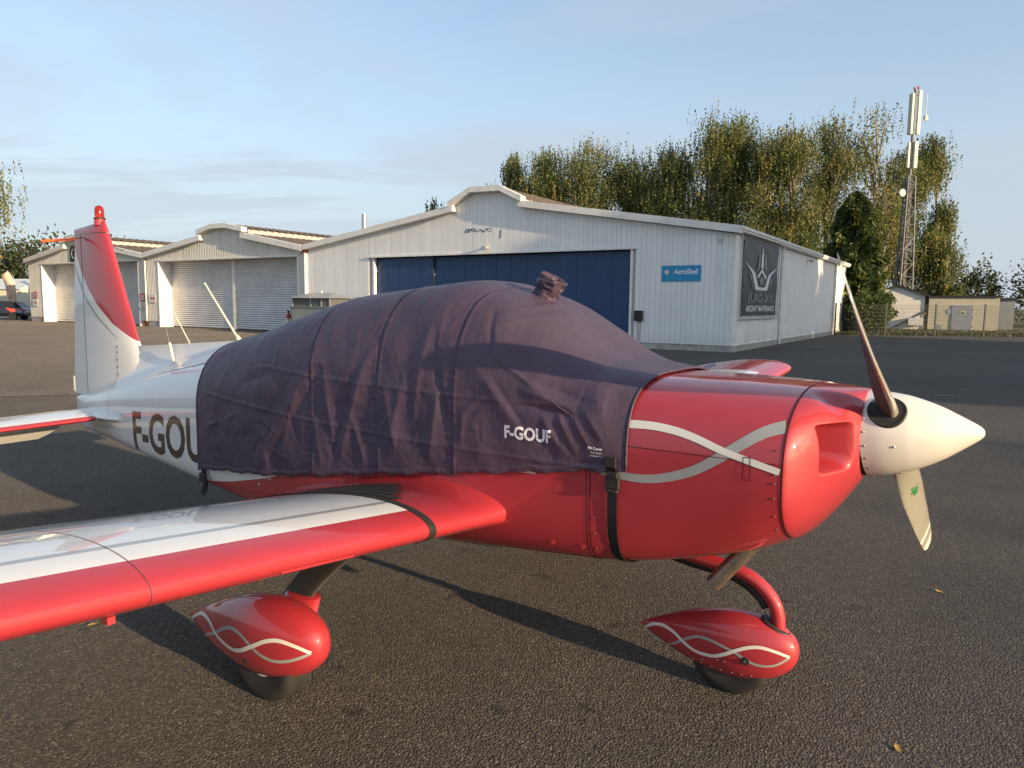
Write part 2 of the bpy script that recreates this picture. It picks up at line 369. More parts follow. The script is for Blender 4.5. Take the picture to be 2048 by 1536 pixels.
# ------------------------------------------------------------------ aircraft  (x forward of nose wheel, y left, z up)
YAW = R(-34.0)
plane = empty('light_aircraft', (0.99, 3.08, 0), YAW)
tag(plane, 'red and white low-wing single-engine aeroplane parked with its cockpit under a fabric cover', 'aeroplane')
FS = np.array([  # x, half width, top, bottom, z of widest, top exponent, bottom exponent
 (0.30, .530, 1.395, .800, 1.10, 2.7, 2.5), (0.17, .535, 1.40, .735, 1.09, 2.8, 2.8), (-.05, .535, 1.405, .665, 1.08, 3.0, 3.3),
 (-.32, .535, 1.405, .612, 1.06, 3.4, 4.4), (-.47, .537, 1.41, .598, 1.05, 3.6, 5.2), (-.60, .540, 1.46, .592, 1.05, 3.4, 5.8),
 (-.83, .545, 1.61, .576, 1.08, 3.2, 6.5), (-1.28, .550, 1.76, .540, 1.10, 3.1, 7.0), (-1.98, .550, 1.70, .490, 1.08, 3.1, 7.0),
 (-2.38, .530, 1.61, .468, 1.05, 3.0, 7.0), (-2.84, .480, 1.49, .460, 1.00, 2.8, 7.0), (-3.30, .415, 1.375, .478, .96, 2.6, 7.0),
 (-3.60, .372, 1.315, .493, .94, 2.5, 7.0), (-4.05, .305, 1.235, .514, .91, 2.4, 6.5), (-4.50, .238, 1.13, .538, .89, 2.3, 6.0),
 (-4.85, .184, 1.045, .556, .87, 2.3, 5.5), (-5.20, .125, .965, .572, .84, 2.2, 5.0), (-5.53, .070, .89, .588, .80, 2.2, 4.5)])
def smooth_interp(xs, tab):
    o = tab[::-1]; out = []
    X = o[:, 0]
    for c in range(1, o.shape[1]):
        y = o[:, c]; d = np.gradient(y, X)
        i = np.clip(np.searchsorted(X, xs)-1, 0, len(X)-2); h = X[i+1]-X[i]; t = np.clip((xs-X[i])/h, 0, 1)
        # monotone-ish hermite
        s_ = np.diff(y)/np.diff(X); m_ = d.copy()
        m_[1:-1] = np.where(s_[:-1]*s_[1:] <= 0, 0, 2*s_[:-1]*s_[1:]/(s_[:-1]+s_[1:]+1e-12)); m_[0] = s_[0]; m_[-1] = s_[-1]
        h00 = 2*t**3-3*t**2+1; h10 = t**3-2*t**2+t; h01 = -2*t**3+3*t**2; h11 = t**3-t**2
        out.append(h00*y[i]+h10*h*m_[i]+h01*y[i+1]+h11*h*m_[i+1])
    return out
def fsec(x): return [float(a) for a in smooth_interp(np.array([float(x)]), FS)] if np.isscalar(x) else smooth_interp(x, FS)
def fring(x, n=96, grow=0.0):
    w, zt, zb, zm, nt_, nb = fsec(x); ring = []
    for k in range(n):
        a = 2*math.pi*k/n; c, s_ = math.cos(a), math.sin(a); e = nt_ if s_ >= 0 else nb
        ring.append((x, (w+grow)*math.copysign(abs(c)**(2/e), c), zm+((zt+grow-zm) if s_ >= 0 else (zm-zb+grow))*math.copysign(abs(s_)**(2/e), s_)))
    return ring
def fus_r(x, z):  # half width of the fuselage skin at (x, z)
    w, zt, zb, zm, nt_, nb = fsec(x); q, e = ((z-zm)/(zt-zm), nt_) if z >= zm else ((zm-z)/(zm-zb), nb)
    return w*max(0.0, 1-abs(q)**e)**(1/e)
xs = np.concatenate([np.linspace(.296, -.6, 40), np.linspace(-.64, -5.53, 110)])
fus = MB().loft([fring(float(x), 112) for x in xs]).build('fuselage', M_fus, plane, True, 40)
# nose bowl with two inlets pushed back into it
XB, RB, ZC = 0.302, 0.176, 1.213
def nose_bowl():
    n, m = 440, 64; base = fring(0.30, n); rings = []
    for i in range(m):
        k = i/(m-1); wt = 1-k**1.4; ring = []
        for j in range(n):
            bx, by, bz = base[j]; a = math.atan2(bz-ZC, by) if False else 2*math.pi*j/n
            px, pz = RB*math.cos(a), ZC+RB*math.sin(a)
            y, z, x = px+(by-px)*wt, pz+(bz-pz)*wt, XB+0.186*k
            r_ = abs(y)
            # raised spine behind the spinner leaves a shallow valley beside each cheek
            vy = math.exp(-((r_-0.235)/0.05)**2)*sstep(1.24, 1.36, z)*sstep(0.0, 0.5, k); z -= 0.022*float(vy)
            q = sstep(.200, .262, r_)*(1-sstep(.358, .400, r_))*sstep(1.100, 1.165, z)*(1-sstep(1.252, 1.286, z))*sstep(0.12, 0.2, k)
            x -= 0.23*float(q)
            ring.append((x, y, z))
        rings.append(ring)
    o = MB().loft(rings, True, (False, True)).build('nose_bowl', M_red, plane, True, 60)
    return o
nb = nose_bowl()
# dark gaps: nose bowl joint, firewall joint, cowl split line
def surf_strip(name, pts, w, mat, parent, side=1, off=0.0015, follow=None):
    """thin strip following the fuselage skin through (x,z) points on the right (side=1) or left (side=-1)"""
    mb = MB(); vs = []
    P = [Vector(p) for p in pts]
    for i, p in enumerate(P):
        d = (P[min(i+1, len(P)-1)]-P[max(i-1, 0)]).normalized(); nn = Vector((-d.y, d.x))
        ww = w(i/(len(P)-1)) if callable(w) else w
        for s_ in (1, 0, -1):
            q = p+nn*ww*0.5*s_; rr = (follow or fus_r)(q.x, q.y)+off
            vs.append((q.x, -side*rr, q.y))
    fs = []
    for i in range(len(P)-1):
        for k in range(2): fs.append((3*i+k, 3*i+k+1, 3*i+3+k+1, 3*i+3+k))
    mb.add(vs, fs); return mb.build(name, mat, parent, True)
def spline(pts, n=40):
    P = [Vector(p) for p in pts]; out = []
    seg = len(P)-1
    for i in range(n+1):
        t = i/n*seg; k = min(int(t), seg-1); u = t-k
        p0, p1, p2, p3 = P[max(k-1, 0)], P[k], P[k+1], P[min(k+2, seg)]
        out.append(0.5*((2*p1)+(p2-p0)*u+(2*p0-5*p1+4*p2-p3)*u*u+(3*p1-p0-3*p2+p3)*u**3))
    return out
def ring_band(name, x, w, grow, mat, parent, x_shift=0):
    return MB().loft([fring(x-w/2, 112, grow), fring(x+w/2, 112, grow)], True, (False, False)).build(name, mat, parent, True)
MB().loft([fring(0.285, 112, -0.004), fring(0.300, 112, -0.004)], True, (False, False)).build('cowl_joint', M_seam, plane, True)
ring_band('panel_seam', -0.445, 0.006, 0.0012, M_seam, plane)
ring_band('panel_seam', -0.462, 0.004, 0.0012, M_seam, plane)
ring_band('panel_seam', 0.2965, 0.006, 0.0012, M_seam, plane)
surf_strip('panel_seam', [(-.44+.02*i, 1.152) for i in range(37)], 0.003, M_seam, plane)
# interlaced stripes on the cowl side
white_c = spline([(-.32, 1.236), (-.20, 1.240), (-.10, 1.231), (-.012, 1.211), (.08, 1.181), (.19, 1.152), (.292, 1.127)], 36)
grey_c = spline([(-.40, 1.040), (-.283, 1.030), (-.188, 1.035), (-.098, 1.058), (-.011, 1.094), (.08, 1.153), (.151, 1.207), (.227, 1.257), (.292, 1.281)], 40)
for sd_ in (1, -1):
    surf_strip('grey_stripe', grey_c, lambda t: 0.030+0.012*t, M_grey, plane, sd_, 0.0012)
    surf_strip('white_stripe', white_c, lambda t: 0.031-0.008*t, M_cream, plane, sd_, 0.002)
    surf_strip('white_stripe', spline([(-.98, .962), (-.88, .985), (-.80, .992), (-.70, .985)], 12), lambda t: 0.03*math.sin(math.pi*min(.95, max(.05, t))), M_cream, plane, sd_, 0.002)
def outline(name, x0, x1, z0, z1, w, mat):
    mb = MB()
    segs = [[(x0+(x1-x0)*i/6, z0) for i in range(7)], [(x1, z0+(z1-z0)*i/6) for i in range(7)], [(x1+(x0-x1)*i/6, z1) for i in range(7)], [(x0, z1+(z0-z1)*i/6) for i in range(7)]]
    for sg in segs:
        vs = []
        for i, p in enumerate(sg):
            d = Vector(sg[-1])-Vector(sg[0]); d.normalize(); nn = Vector((-d.y, d.x))*w/2
            for s_ in (1, -1):
                q = Vector(p)+nn*s_; vs.append((q.x, -(fus_r(q.x, q.y)+0.0025), q.y))
        mb.add(vs, [(2*i, 2*i+1, 2*i+3, 2*i+2) for i in range(6)])
    return mb.build(name, mat, plane)
outline('cowl_latch', .165, .190, 1.085, 1.165, 0.003, M_seam)
def screws(name, pts, rad, mat, parent, off=0.0):
    mb = MB()
    for (p, nrm) in pts:
        p = Vector(p); nrm = Vector(nrm).normalized(); a = nrm.orthogonal().normalized(); b = nrm.cross(a)
        ring = lambda h, r_: [p+nrm*h+(a*math.cos(k*math.pi/4)+b*math.sin(k*math.pi/4))*r_ for k in range(8)]
        mb.loft([ring(-.002, rad), ring(.0022, rad), ring(.004, rad*.55)])
    o = mb.build(name, mat, parent, True, 40); return tag(o, kind='stuff')
sc = []
for z in (.70, .77, .84, .93, 1.0): sc.append(((-.425, -fus_r(-.425, z), z), (0, -1, 0)))
for z in (.90, .96, 1.03, 1.085, 1.115, 1.20): sc.append(((.275, -fus_r(.275, z), z), (0.2, -1, 0)))
screws('fasteners', sc, 0.0038, M_seamr, plane)
for (x, z) in [(-.49, .70), (-.63, .695)]:
    mb = MB(); mb.lathe([(0, .016), (.0012, .016), (.0018, .014)], 20, axis='y'); o = mb.build('inspection_cover', M_red, plane, True, 40)
    o.location = (x, -fus_r(x, z)-.001, z); o.rotation_euler = (0, 0, math.pi)
# spinner and propeller
AX = Matrix.Translation((0.488, 0, ZC)) @ Matrix.Rotation(R(-2.5), 4, 'Z') @ Matrix.Rotation(R(-6.5), 4, 'Y')
SPT = np.array([(1.0, 0.0), (.997, .045), (.988, .085), (.968, .135), (.93, .200), (.873, .285), (.80, .392), (.655, .590), (.50, .755), (.36, .870), (.15, .970), (0.0, 1.0)])
def spin_r(q): return .168*float(smooth_interp(np.array([min(1.0, max(0.0, q))]), SPT)[0])
prof = [(0.0, .160), (.004, .168)]+[(.004+.386*q, max(.0004, spin_r(q))) for q in np.concatenate([np.linspace(.03, .93, 28), [.945, .957, .968, .978, .988, .993, .997, .9985, 1.0]])]
mb = MB().lathe(prof, 64, axis='x'); mb.xf(AX); spin = mb.build('spinner', M_cream, plane, True, 50)
mb = MB().lathe([(-.012, .150), (-.012, .166), (-.001, .166), (-.001, .150)], 64, axis='x'); mb.xf(AX); mb.build('spinner_gap', M_black, plane, True, 40)
pts = []
def spr(x): return spin_r((x-.004)/.386)
for k in range(20):
    a = 2*math.pi*(k+.5)/20; r_ = spr(.018); pts.append((AX @ Vector((.018, r_*math.cos(a), r_*math.sin(a))), AX.to_3x3() @ Vector((.1, math.cos(a), math.sin(a)))))
for k in range(6):
    a = 2*math.pi*(k+.2)/6; r_ = spr(.115); pts.append((AX @ Vector((.115, r_*math.cos(a), r_*math.sin(a))), AX.to_3x3() @ Vector((.3, math.cos(a), math.sin(a)))))
screws('spinner_screws', pts, 0.0048, M_steel, spin)
M_bladeF = paint('blade_grey_front', (0.34, 0.32, 0.255), 0.4); M_bladeB = simple('blade_black_back', (0.07, 0.068, 0.064), 0.8, var=0.3)
PHI = 50.0
def blade(phi):
    # local: radial axis up (Z), rotation axis X forward; blade leading edge towards +right (-Y) for the upper blade
    stations = np.linspace(0.10, 0.965, 34); rings = []; n = 20
    for r_ in stations:
        t = (r_-.10)/.865
        ch = np.interp(t, [0, .08, .2, .45, .75, .93, .985, 1.0], [.066, .084, .116, .146, .138, .112, .092, .06])
        th = np.interp(t, [0, .08, .2, .5, 1.0], [.056, .050, .032, .016, .006])
        beta = math.atan(1.45/(2*math.pi*max(r_, .2))); cb, sb = math.cos(beta), math.sin(beta)
        off = -.006*t
        ring = []
        for k in range(n):
            a = 2*math.pi*k/n; c = math.cos(a)*.5*ch+off; h = math.sin(a)*th*(.62 if math.sin(a) > 0 else .38)*(1-.25*math.cos(a)*-1)
            # chord coordinate c towards leading edge, h towards the front face
            y = -(c*cb-h*sb); x = c*sb+h*cb
            ring.append((x, y, r_))
        rings.append(ring)
    def mf(i, j):
        a = 2*math.pi*(j+.5)/n
        if math.sin(a) > 0 or math.cos(a) > .8:
            s_ = (i+.5)/33
            return 2 if (.84 < s_ < .885 or s_ > .93) else 0
        return 1
    mb = MB().loft(rings, True, (True, True), 0, mf)
    Rm = AX @ Matrix.Translation((.095, 0, 0)) @ Matrix.Rotation(R(phi), 4, 'X')
    mb.xf(Rm)
    return mb, Rm
for k, ph in enumerate((PHI, PHI+180)):
    mb, Rm = blade(ph); o = mb.build('propeller_blade', [M_bladeF, M_bladeB, M_cream], plane, True, 50)
    cu = MB(); rr_ = []
    for q in (0.0, .35, .7, .92, 1.0, 1.06):
        ring = []
        for kk in range(32):
            a = 2*math.pi*kk/32; u, v = q*.060*math.cos(a)*1.05, q*.066*math.sin(a); sr = spr(.095+u); h_ = (.0025 if q < .95 else (.006 if q < 1.05 else -.001))
            ring.append((u, v, math.sqrt(max(0, sr*sr-v*v))+h_))
        rr_.append(ring)
    cu.loft(rr_, True, (False, False)); cu.xf(Rm); cu.build('blade_cutout', M_black, o, True, 50)
    if k == 1:  # small green maker's emblem on the front face
        dm = MB()
        for (zz, yy, hw, hh) in [(.36, 0, .020, .005), (.374, .006, .022, .005), (.388, -.004, .021, .005), (.402, .004, .018, .005), (.416, 0, .013, .005)]:
            r_ = zz+.05; beta = math.atan(1.45/(2*math.pi*r_)); cb, sb = math.cos(beta), math.sin(beta)
            vs = []
            for (cc, dz) in [(-hw+yy, -hh), (hw+yy, -hh), (hw+yy, hh), (-hw+yy, hh)]:
                h = .0145; c = cc
                vs.append((c*sb+h*cb, -(c*cb-h*sb), r_+dz))
            dm.add(vs, [(0, 1, 2, 3)])
        dm.xf(Rm); dm.build('maker_emblem', simple('green_emblem', (0.03, 0.22, 0.07), 0.5), o)

# wings -------------------------------------------------------------
def naca(t, up, th=.138):
    m_, p = .02, .4; yt = 5*th*(.2969*math.sqrt(t)-.126*t-.3516*t*t+.2843*t**3-.1036*t**4)
    yc = m_/p**2*(2*p*t-t*t) if t < p else m_/(1-p)**2*((1-2*p)+2*p*t-t*t)
    return yc+(yt if up else -yt)
LEX, WZ, INC, CH = -.87, .775, R(5.0), 1.35
T_UP = [1, .95, .88, .8, .7, .6, .5, .42, .34, .28, .23, .185, .165, .14, .115, .09, .07, .05, .034, .02, .010, .004, 0]
T_LO = [.004, .012, .025, .05, .09, .15, .25, .4, .6, .8, 1]
def wing_pt(t, up, r_, side, sc_=1.0, th=1.0, dx=0, dz=0):
    y = naca(t, up)*CH*th; x = -t*CH*sc_
    dih = .108 if side > 0 else .072
    return (LEX+dx+x*math.cos(INC)+y*math.sin(INC), -side*r_, WZ+dz+(r_-.6)*dih+x*math.sin(INC)+y*math.cos(INC))
def wing_ring(r_, side, sc_=1.0, th=1.0, dx=0, dz=0):
    return [wing_pt(t, True, r_, side, sc_, th, dx, dz) for t in T_UP]+[wing_pt(t, False, r_, side, sc_, th, dx, dz) for t in T_LO[:-1]]
def wing_mf(rs):
    def f(i, j):
        if j < len(T_UP)-1:
            tm = .5*(T_UP[j]+T_UP[j+1]); rm = .5*(rs[i]+rs[i+1])
            if tm < .09 or rm > 3.85: return 0
            if .165 < tm < .185: return 2
            return 1
        return 0
    return f
JR = 1.03; PR = 2.13
for side in (1, -1):
    rs = list(np.linspace(JR, 4.62, 30)); ring = [wing_ring(r_, side) for r_ in rs]
    tips = [(4.68, .985, .96), (4.74, .95, .84), (4.79, .90, .62), (4.82, .84, .38), (4.835, .78, .12)]
    rs2 = rs+[t_[0] for t_ in tips]; ring += [wing_ring(r_, side, s_, h_, -(1-s_)*.5, 0) for r_, s_, h_ in tips]
    w = MB().loft(ring, True, (True, True), 0, wing_mf(rs2)).build('wing', [M_red, M_white, M_grey], plane, True, 55)
    def band(name, r0, r1, th, mat, par): 
        return MB().loft([wing_ring(r0, side, 1.0, th, .003, .0), wing_ring(r1, side, 1.0, th, .003, .0)], True, (False, False)).build(name, mat, par, True, 60)
    band('panel_joint', PR, PR+.003, 1.010, M_seamr, w)
    band('panel_joint', 3.4, 3.403, 1.010, M_seamr, w)
    band('root_seal', JR-.034, JR+.006, 1.03, M_black, w)
    # paint on the outer panels sits a little off the inner panel's
    for (a0, a1, nm, mt) in ((.62, .624, 'flap_hinge_line', M_seamw),):
        vs = []; n = 30
        for i in range(n+1):
            r_ = lerp(JR+.05, 4.5, i/n); 
            for t in (a0+.05, a1+.056): p = wing_pt(t, True, r_, side); vs.append((p[0], p[1], p[2]+.0015))
        MB().add(vs, [(2*i, 2*i+1, 2*i+3, 2*i+2) for i in range(n)]).build(nm, mt, w)
    # tie-down bracket, stall strip
    for (r_, t) in ((2.21, .05),):
        p = wing_pt(t, False, r_, side); MB().box((p[0]-.018, p[1]-.010, p[2]-.016), (p[0]+.018, p[1]+.010, p[2]+.004)).build('tie_down_bracket', M_red, w)
    vs = []
    for i in range(7):
        r_ = 1.42+.30*i/6
        for t, o_ in ((.006, 0), (.009, .005), (.013, 0)): p = wing_pt(t, False, r_, side); vs.append((p[0]+o_*.7, p[1], p[2]-o_*.5))
    MB().add(vs, [(3*i+k, 3*i+k+1, 3*i+4+k, 3*i+3+k) for i in range(6) for k in (0, 1)]).build('stall_strip', M_red, w)
    # root fairing: the wing section flares up and aft into the fuselage side
    rf = []; N = 22
    for i in range(N):
        q = i/(N-1); r_ = lerp(JR-.02, .44, q); e = max(0, (q-.45)/.55)
        ring_ = []
        for (t, up) in [(t, True) for t in T_UP]+[(t, False) for t in T_LO[:-1]]:
            p = wing_pt(t, up, r_, side, 1.0+.22*e**1.6, 1.0+.04*e, .02*e**2, 0)
            lift = .10*e**2.6*math.sin(math.pi*min(1, t*.8+.12)) if up else -.05*e**2*min(1, t*3)
            ring_.append((p[0]+.012*q, p[1], p[2]+lift))
        rf.append(ring_)
    fair = MB().loft(rf, True, (True, True)).build('wing_root_fairing', M_red, plane, True, 50)
    # non-slip walkway of black strips
    for k in range(5):
        vs = []; n = 16
        for i in range(n+1):
            u = i/n; t = lerp(.36-.045*k, .985, u)
            for s_ in (0, 1):
                r_ = lerp(.66+.068*(k+s_*.84), .70+.058*(k+s_*.97), u)
                q = (JR-.02-r_)/(JR-.02-.44); e = max(0, (q-.45)/.55)
                p = wing_pt(t, True, r_, side, 1.0+.22*e**1.6, 1.0+.04*e, .02*e**2, 0); lift = .10*e**2.6*math.sin(math.pi*min(1, t*.8+.12))
                vs.append((p[0]+.012*q, p[1], p[2]+lift+.0045))
        MB().add(vs, [(2*i, 2*i+1, 2*i+3, 2*i+2) for i in range(n)]).build('walkway_strip', M_black, fair, True)
    pts = []
    for i in range(10):
        x = -1.50-.125*i; z = .925-.012*i-.0022*i*i; pts.append(((x, -side*(fus_r(x, z)+.001), z), (0, -side, .2)))
    screws('fairing_screws', pts, .008, M_steel, fair)
    # belly strut fairing and main leg
    leg = spline([(.36, .60), (.62, .58), (.86, .525), (1.03, .445), (1.15, .335)], 14)
    rings = []
    for i, p in enumerate(leg):
        d = (leg[min(i+1, len(leg)-1)]-leg[max(i-1, 0)]).normalized(); nn = Vector((-d.y, d.x)); c0 = -1.585-.02*i/14; hw = lerp(.105, .082, i/14); ht = lerp(.018, .013, i/14)
        rings.append([(c0+hw*math.cos(a)*abs(math.cos(a))**-.35 if abs(math.cos(a)) > 1e-6 else c0, -side*(p.x+nn.x*ht*math.sin(a)), p.y+nn.y*ht*math.sin(a)) for a in [2*math.pi*k/20 for k in range(20)]])
    MB().loft(rings).build('main_gear_leg', M_black, plane, True, 50)
    MB().loft([[(-1.58+.19*s_*math.cos(a), -side*(.62+.26*s_*math.sin(a)), z) for a in [2*math.pi*k/24 for k in range(24)]] for (s_, z) in ((.3, .535), (.75, .55), (.95, .58), (1, .64), (.9, .70))]).build('gear_leg_fairing', M_red, plane, True, 60)
# wheel fairings ------------------------------------------------------
def pant_prof(s):
    f = math.sqrt(max(0, 1-(1-s/.36)**2))**.92 if s < .36 else (max(0, 1-((s-.36)/.64)**1.75))**1.0
    return max(f, .012)
def pant(x0, x1, z0, z1, Hh, Hw, yc, n=40, m=56, DN=1.04):
    def sec(s):
        f = pant_prof(s); x = lerp(x0, x1, s); zc = lerp(z0, z1, s); up = Hh*f*1.04; dn = Hh*f*(DN if s < .5 else lerp(DN, 1.0, (s-.5)*2)); return x, zc, Hw*f**.94, up, dn
    rings = []
    for i in range(m):
        s = (1-math.cos(math.pi*i/(m-1)))/2*.998+.001; x, zc, w, up, dn = sec(s); ring = []
        for k in range(n):
            a = 2*math.pi*k/n; c, q = math.cos(a), math.sin(a)
            ring.append((x, yc+w*math.copysign(abs(c)**(2/2.25), c), zc+(up if q > 0 else dn)*math.copysign(abs(q)**(2/2.25), q)))
        rings.append(ring)
    def surf(x, z):
        s = min(.995, max(.005, (x-x0)/(x1-x0))); _, zc, w, up, dn = sec(s); q = (z-zc)/(up if z > zc else dn)
        return w*max(0, 1-abs(q)**2.25)**(1/2.25)
    return MB().loft(rings), surf
def pant_stripe(name, pts, w, mat, parent, surf, yc, side, off):
    mb = MB(); vs = []; P = spline(pts, 60)
    for i, p in enumerate(P):
        d = (P[min(i+1, len(P)-1)]-P[max(i-1, 0)]).normalized(); nn = Vector((-d.y, d.x)); t = i/(len(P)-1)
        ww = w*(.55+.45*math.sin(math.pi*(t*.8+.1)))
        for s_ in (1, 0, -1):
            q = p+nn*ww*.5*s_; vs.append((q.x, yc-side*(surf(q.x, q.y)+off), q.y))
    mb.add(vs, [(3*i+k, 3*i+k+1, 3*i+4+k, 3*i+3+k) for i in range(len(P)-1) for k in (0, 1)]); return mb.build(name, mat, parent, True)
M_tyre = simple('tyre_rubber', (0.034, 0.031, 0.028), 0.7, var=.35, scale=14)
def wheel(parent, x, y, rad, wid, rim):
    w = rad-.0; prof = []
    for k in range(13):
        a = math.pi*k/12; prof.append((-wid/2*math.cos(a)*abs(math.cos(a))**-.45 if abs(math.cos(a)) > 1e-6 else 0.0, rad-.05+.05*math.sin(a)**.8 if math.sin(a) > 0 else rad-.05))
    prof = [(-wid*.42, rim)]+prof+[(wid*.42, rim)]
    t = MB().lathe(prof, 48, axis='y', cap=(False, False)).build('tyre', M_tyre, parent, True, 60); t.location = (x, y, rad-.006)
    for g in (-.022, .0, .022):
        if wid > .1:
            b = MB().lathe([(g-.003, rad+.0012-abs(g)*.10), (g+.003, rad+.0012-abs(g)*.10)], 48, axis='y', cap=(False, False)).build('tread_groove', M_dark, t, True)
    rm = MB().lathe([(-wid*.40, .02), (-wid*.40, rim-.012), (-wid*.44, rim), (-wid*.44, rim+.006), (wid*.44, rim+.006), (wid*.44, rim), (wid*.40, rim-.012), (wid*.40, .02)], 40, axis='y').build('wheel_rim', M_cream, parent, True, 40); rm.location = (x, y, rad-.006)
    return t
MPX = dict(x0=-1.285, x1=-2.235, z0=.305, z1=.210, Hh=.166, Hw=.126)
for side in (1, -1):
    yc = -side*1.20; mb, sf = pant(yc=yc, **MPX); p = mb.build('wheel_fairing', M_red, plane, True, 70)
    A1 = [(-2.19, .200), (-2.136, .234), (-2.044, .278), (-1.942, .279), (-1.864, .242), (-1.758, .221), (-1.68, .231), (-1.583, .279), (-1.502, .32), (-1.431, .334), (-1.356, .321), (-1.307, .299)]
    A2 = [(-2.10, .165), (-2.04, .172), (-1.976, .204), (-1.872, .251), (-1.796, .295), (-1.729, .313), (-1.666, .306), (-1.605, .281), (-1.545, .253), (-1.473, .241), (-1.405, .253), (-1.346, .276), (-1.308, .297)]
    pant_stripe('grey_stripe', A2, .016, M_grey, p, sf, yc, side, .0012)
    pant_stripe('white_stripe', A1, .018, M_cream, p, sf, yc, side, .002)
    c = MB().lathe([(0, .014), (.002, .014)], 16, axis='y').build('valve_hole', M_dark, p); c.location = (-1.652, yc-side*(sf(-1.652, .193)+.001), .193)
    wheel(plane, -1.62, yc, .208, .145, .085)
    # collar where the leg enters
    MB().loft([[(-1.575+s_*.10*math.cos(a), -side*(1.085-dx+.045*s_*math.sin(a)), z) for a in [2*math.pi*k/24 for k in range(24)]] for (s_, z, dx) in ((1.35, .31, -.035), (1.15, .37, -.01), (1.02, .415, .02), (.95, .42, .025))]).build('leg_collar', M_red, p, True, 60)
mb, sf = pant(.285, -.445, .245, .195, .138, .105, 0.0, DN=1.14); npant = mb.build('nose_wheel_fairing', M_red, plane, True, 70)
for side in (1, -1):
    B1 = [(-0.415, 0.177), (-0.362, 0.216), (-0.303, 0.232), (-0.244, 0.223), (-0.189, 0.193), (-0.13, 0.172), (-0.055, 0.177), (-0.001, 0.202), (0.043, 0.23), (0.097, 0.258), (0.149, 0.27), (0.21, 0.261), (0.258, 0.243)]
    B2 = [(-0.405, 0.167), (-0.353, 0.140), (-0.296, 0.138), (-0.23, 0.177), (-0.176, 0.217), (-0.125, 0.243), (-0.069, 0.247), (-0.008, 0.236), (0.044, 0.224), (0.077, 0.209), (0.12, 0.192), (0.167, 0.19), (0.212, 0.204), (0.258, 0.24)]
    pant_stripe('grey_stripe', B2, .013, M_grey, npant, sf, 0, side, .0012); pant_stripe('white_stripe', B1, .016, M_cream, npant, sf, 0, side, .002)
    c = MB().lathe([(-.004, .018), (.002, .018), (.003, .015)], 20, axis='y').build('axle_hole', M_dark, npant, True, 40); c.location = (.088, -side*(sf(.088, .196)), .196)
    c2 = MB().lathe([(0, .006), (.008, .005)], 12, axis='y').build('axle_bolt', M_steel, npant, True, 40); c2.location = (.088, -side*(sf(.088, .196)+.003), .196)
    if side > 0: c2.rotation_euler = (math.pi, 0, 0)
    pts = [((x, -side*sf(x, z), z), (0, -side, -.3)) for (x, z) in [(-.15, .122), (-.11, .120), (-.06, .118), (-.02, .117), (.03, .118), (.07, .120), (.11, .124), (-.03, .165), (.0, .168), (-.1, .14)]]
    screws('fairing_screws', pts, .0045, M_steel, npant)
wheel(plane, .0, 0, .182, .12, .075)
strut = spline([(-.55, .66), (-.36, .605), (-.19, .572), (-.02, .556), (.08, .525), (.155, .465), (.190, .39), (.196, .27)], 30)
MB().tube([(p.x, 0, p.y) for p in strut], .030, 16).build('nose_gear_strut', M_red, plane, True, 60)
MB().tube([(p.x-.035, .02, p.y-.035) for p in strut[4:24]], .022, 12).build('strut_shade_tube', M_black, plane, True, 60)  # black tube added below the strut to draw its shaded underside
bt = MB().lathe([(0, .055), (.004, .052), (.006, .030)], 28).build('strut_opening_disc', M_black, npant, True, 40); bt.location = (.185, 0, .345); bt.scale = (1.25, .85, 1); bt.rotation_euler = (0, R(24), 0)  # black disc on the fairing, coloured in for the dark opening around the strut
MB().tube([(.17, -.19, .80), (.115, -.20, .735), (-.03, -.20, .545)], .034, 20, cap=False).build('exhaust_pipe', simple('exhaust_steel', (0.42, 0.36, 0.30), 0.38, 0.85, var=0.4, scale=14), plane, True, 60)
MB().tube([(.17, -.19, .80), (.115, -.20, .735), (-.029, -.20, .546)], .030, 20, cap=True).build('exhaust_bore', M_dark, plane, True, 60)
# fin, rudder ----------------------------------------------------------
def foil_ring(xl, xt, z, ht, n=14, x_from=None, x_to=None):
    """symmetric section between xl (front) and xt (rear)"""
    c = xl-xt; top = []
    a0 = 0 if x_from is None else (xl-x_from)/c; a1 = 1 if x_to is None else (xl-x_to)/c
    for k in range(n+1):
        u = k/n; t = a0+(a1-a0)*(u*u if a0 == 0 else u)
        h = ht*max(.02, (2.969*math.sqrt(max(t, 0))-1.26*t-3.516*t*t+2.843*t**3-1.015*t**4)/1.0)
        top.append((xl-t*c, h, z))
    return top+[(x, -y, z_) for (x, y, z_) in top[::-1][:-1]]
def finLE(z): return -4.751-(z-1.345)*(0.404/.898)
def rudTE(z): return float(np.interp(z, [.88, 2.12, 2.29], [-5.847, -5.710, -5.706]))
zs = np.linspace(.86, 2.236, 24)
MB().loft([foil_ring(finLE(z), rudTE(z), z, lerp(.056, .040, (z-.9)/1.35), x_to=-5.552) for z in zs]).build('fin', M_fin, plane, True, 50)
zs = np.linspace(.885, 2.236, 24)
rud = MB().loft([foil_ring(finLE(z), rudTE(z), z, lerp(.052, .037, (z-.9)/1.35), x_from=-5.560) for z in zs]).build('rudder', M_fin, plane, True, 50)
cap_rings = []
for q in np.linspace(0, 1, 9):
    e = math.sqrt(max(0, 1-(q*.97)**2)); base = foil_ring(finLE(2.243)-.045*q, -5.706, 2.243, .040*e)
    cap_rings.append([(x, y, 2.243+q*lerp(.042, .094, (x+5.706)/.545)) for (x, y, z) in base])
cap = MB().loft(cap_rings).build('fin_cap', M_red, plane, True, 50)
MB().loft([foil_ring(finLE(2.239)+.001, -5.706, z, .0405) for z in (2.236, 2.243)]).build('cap_joint', M_text_black, cap)
bx = -5.275
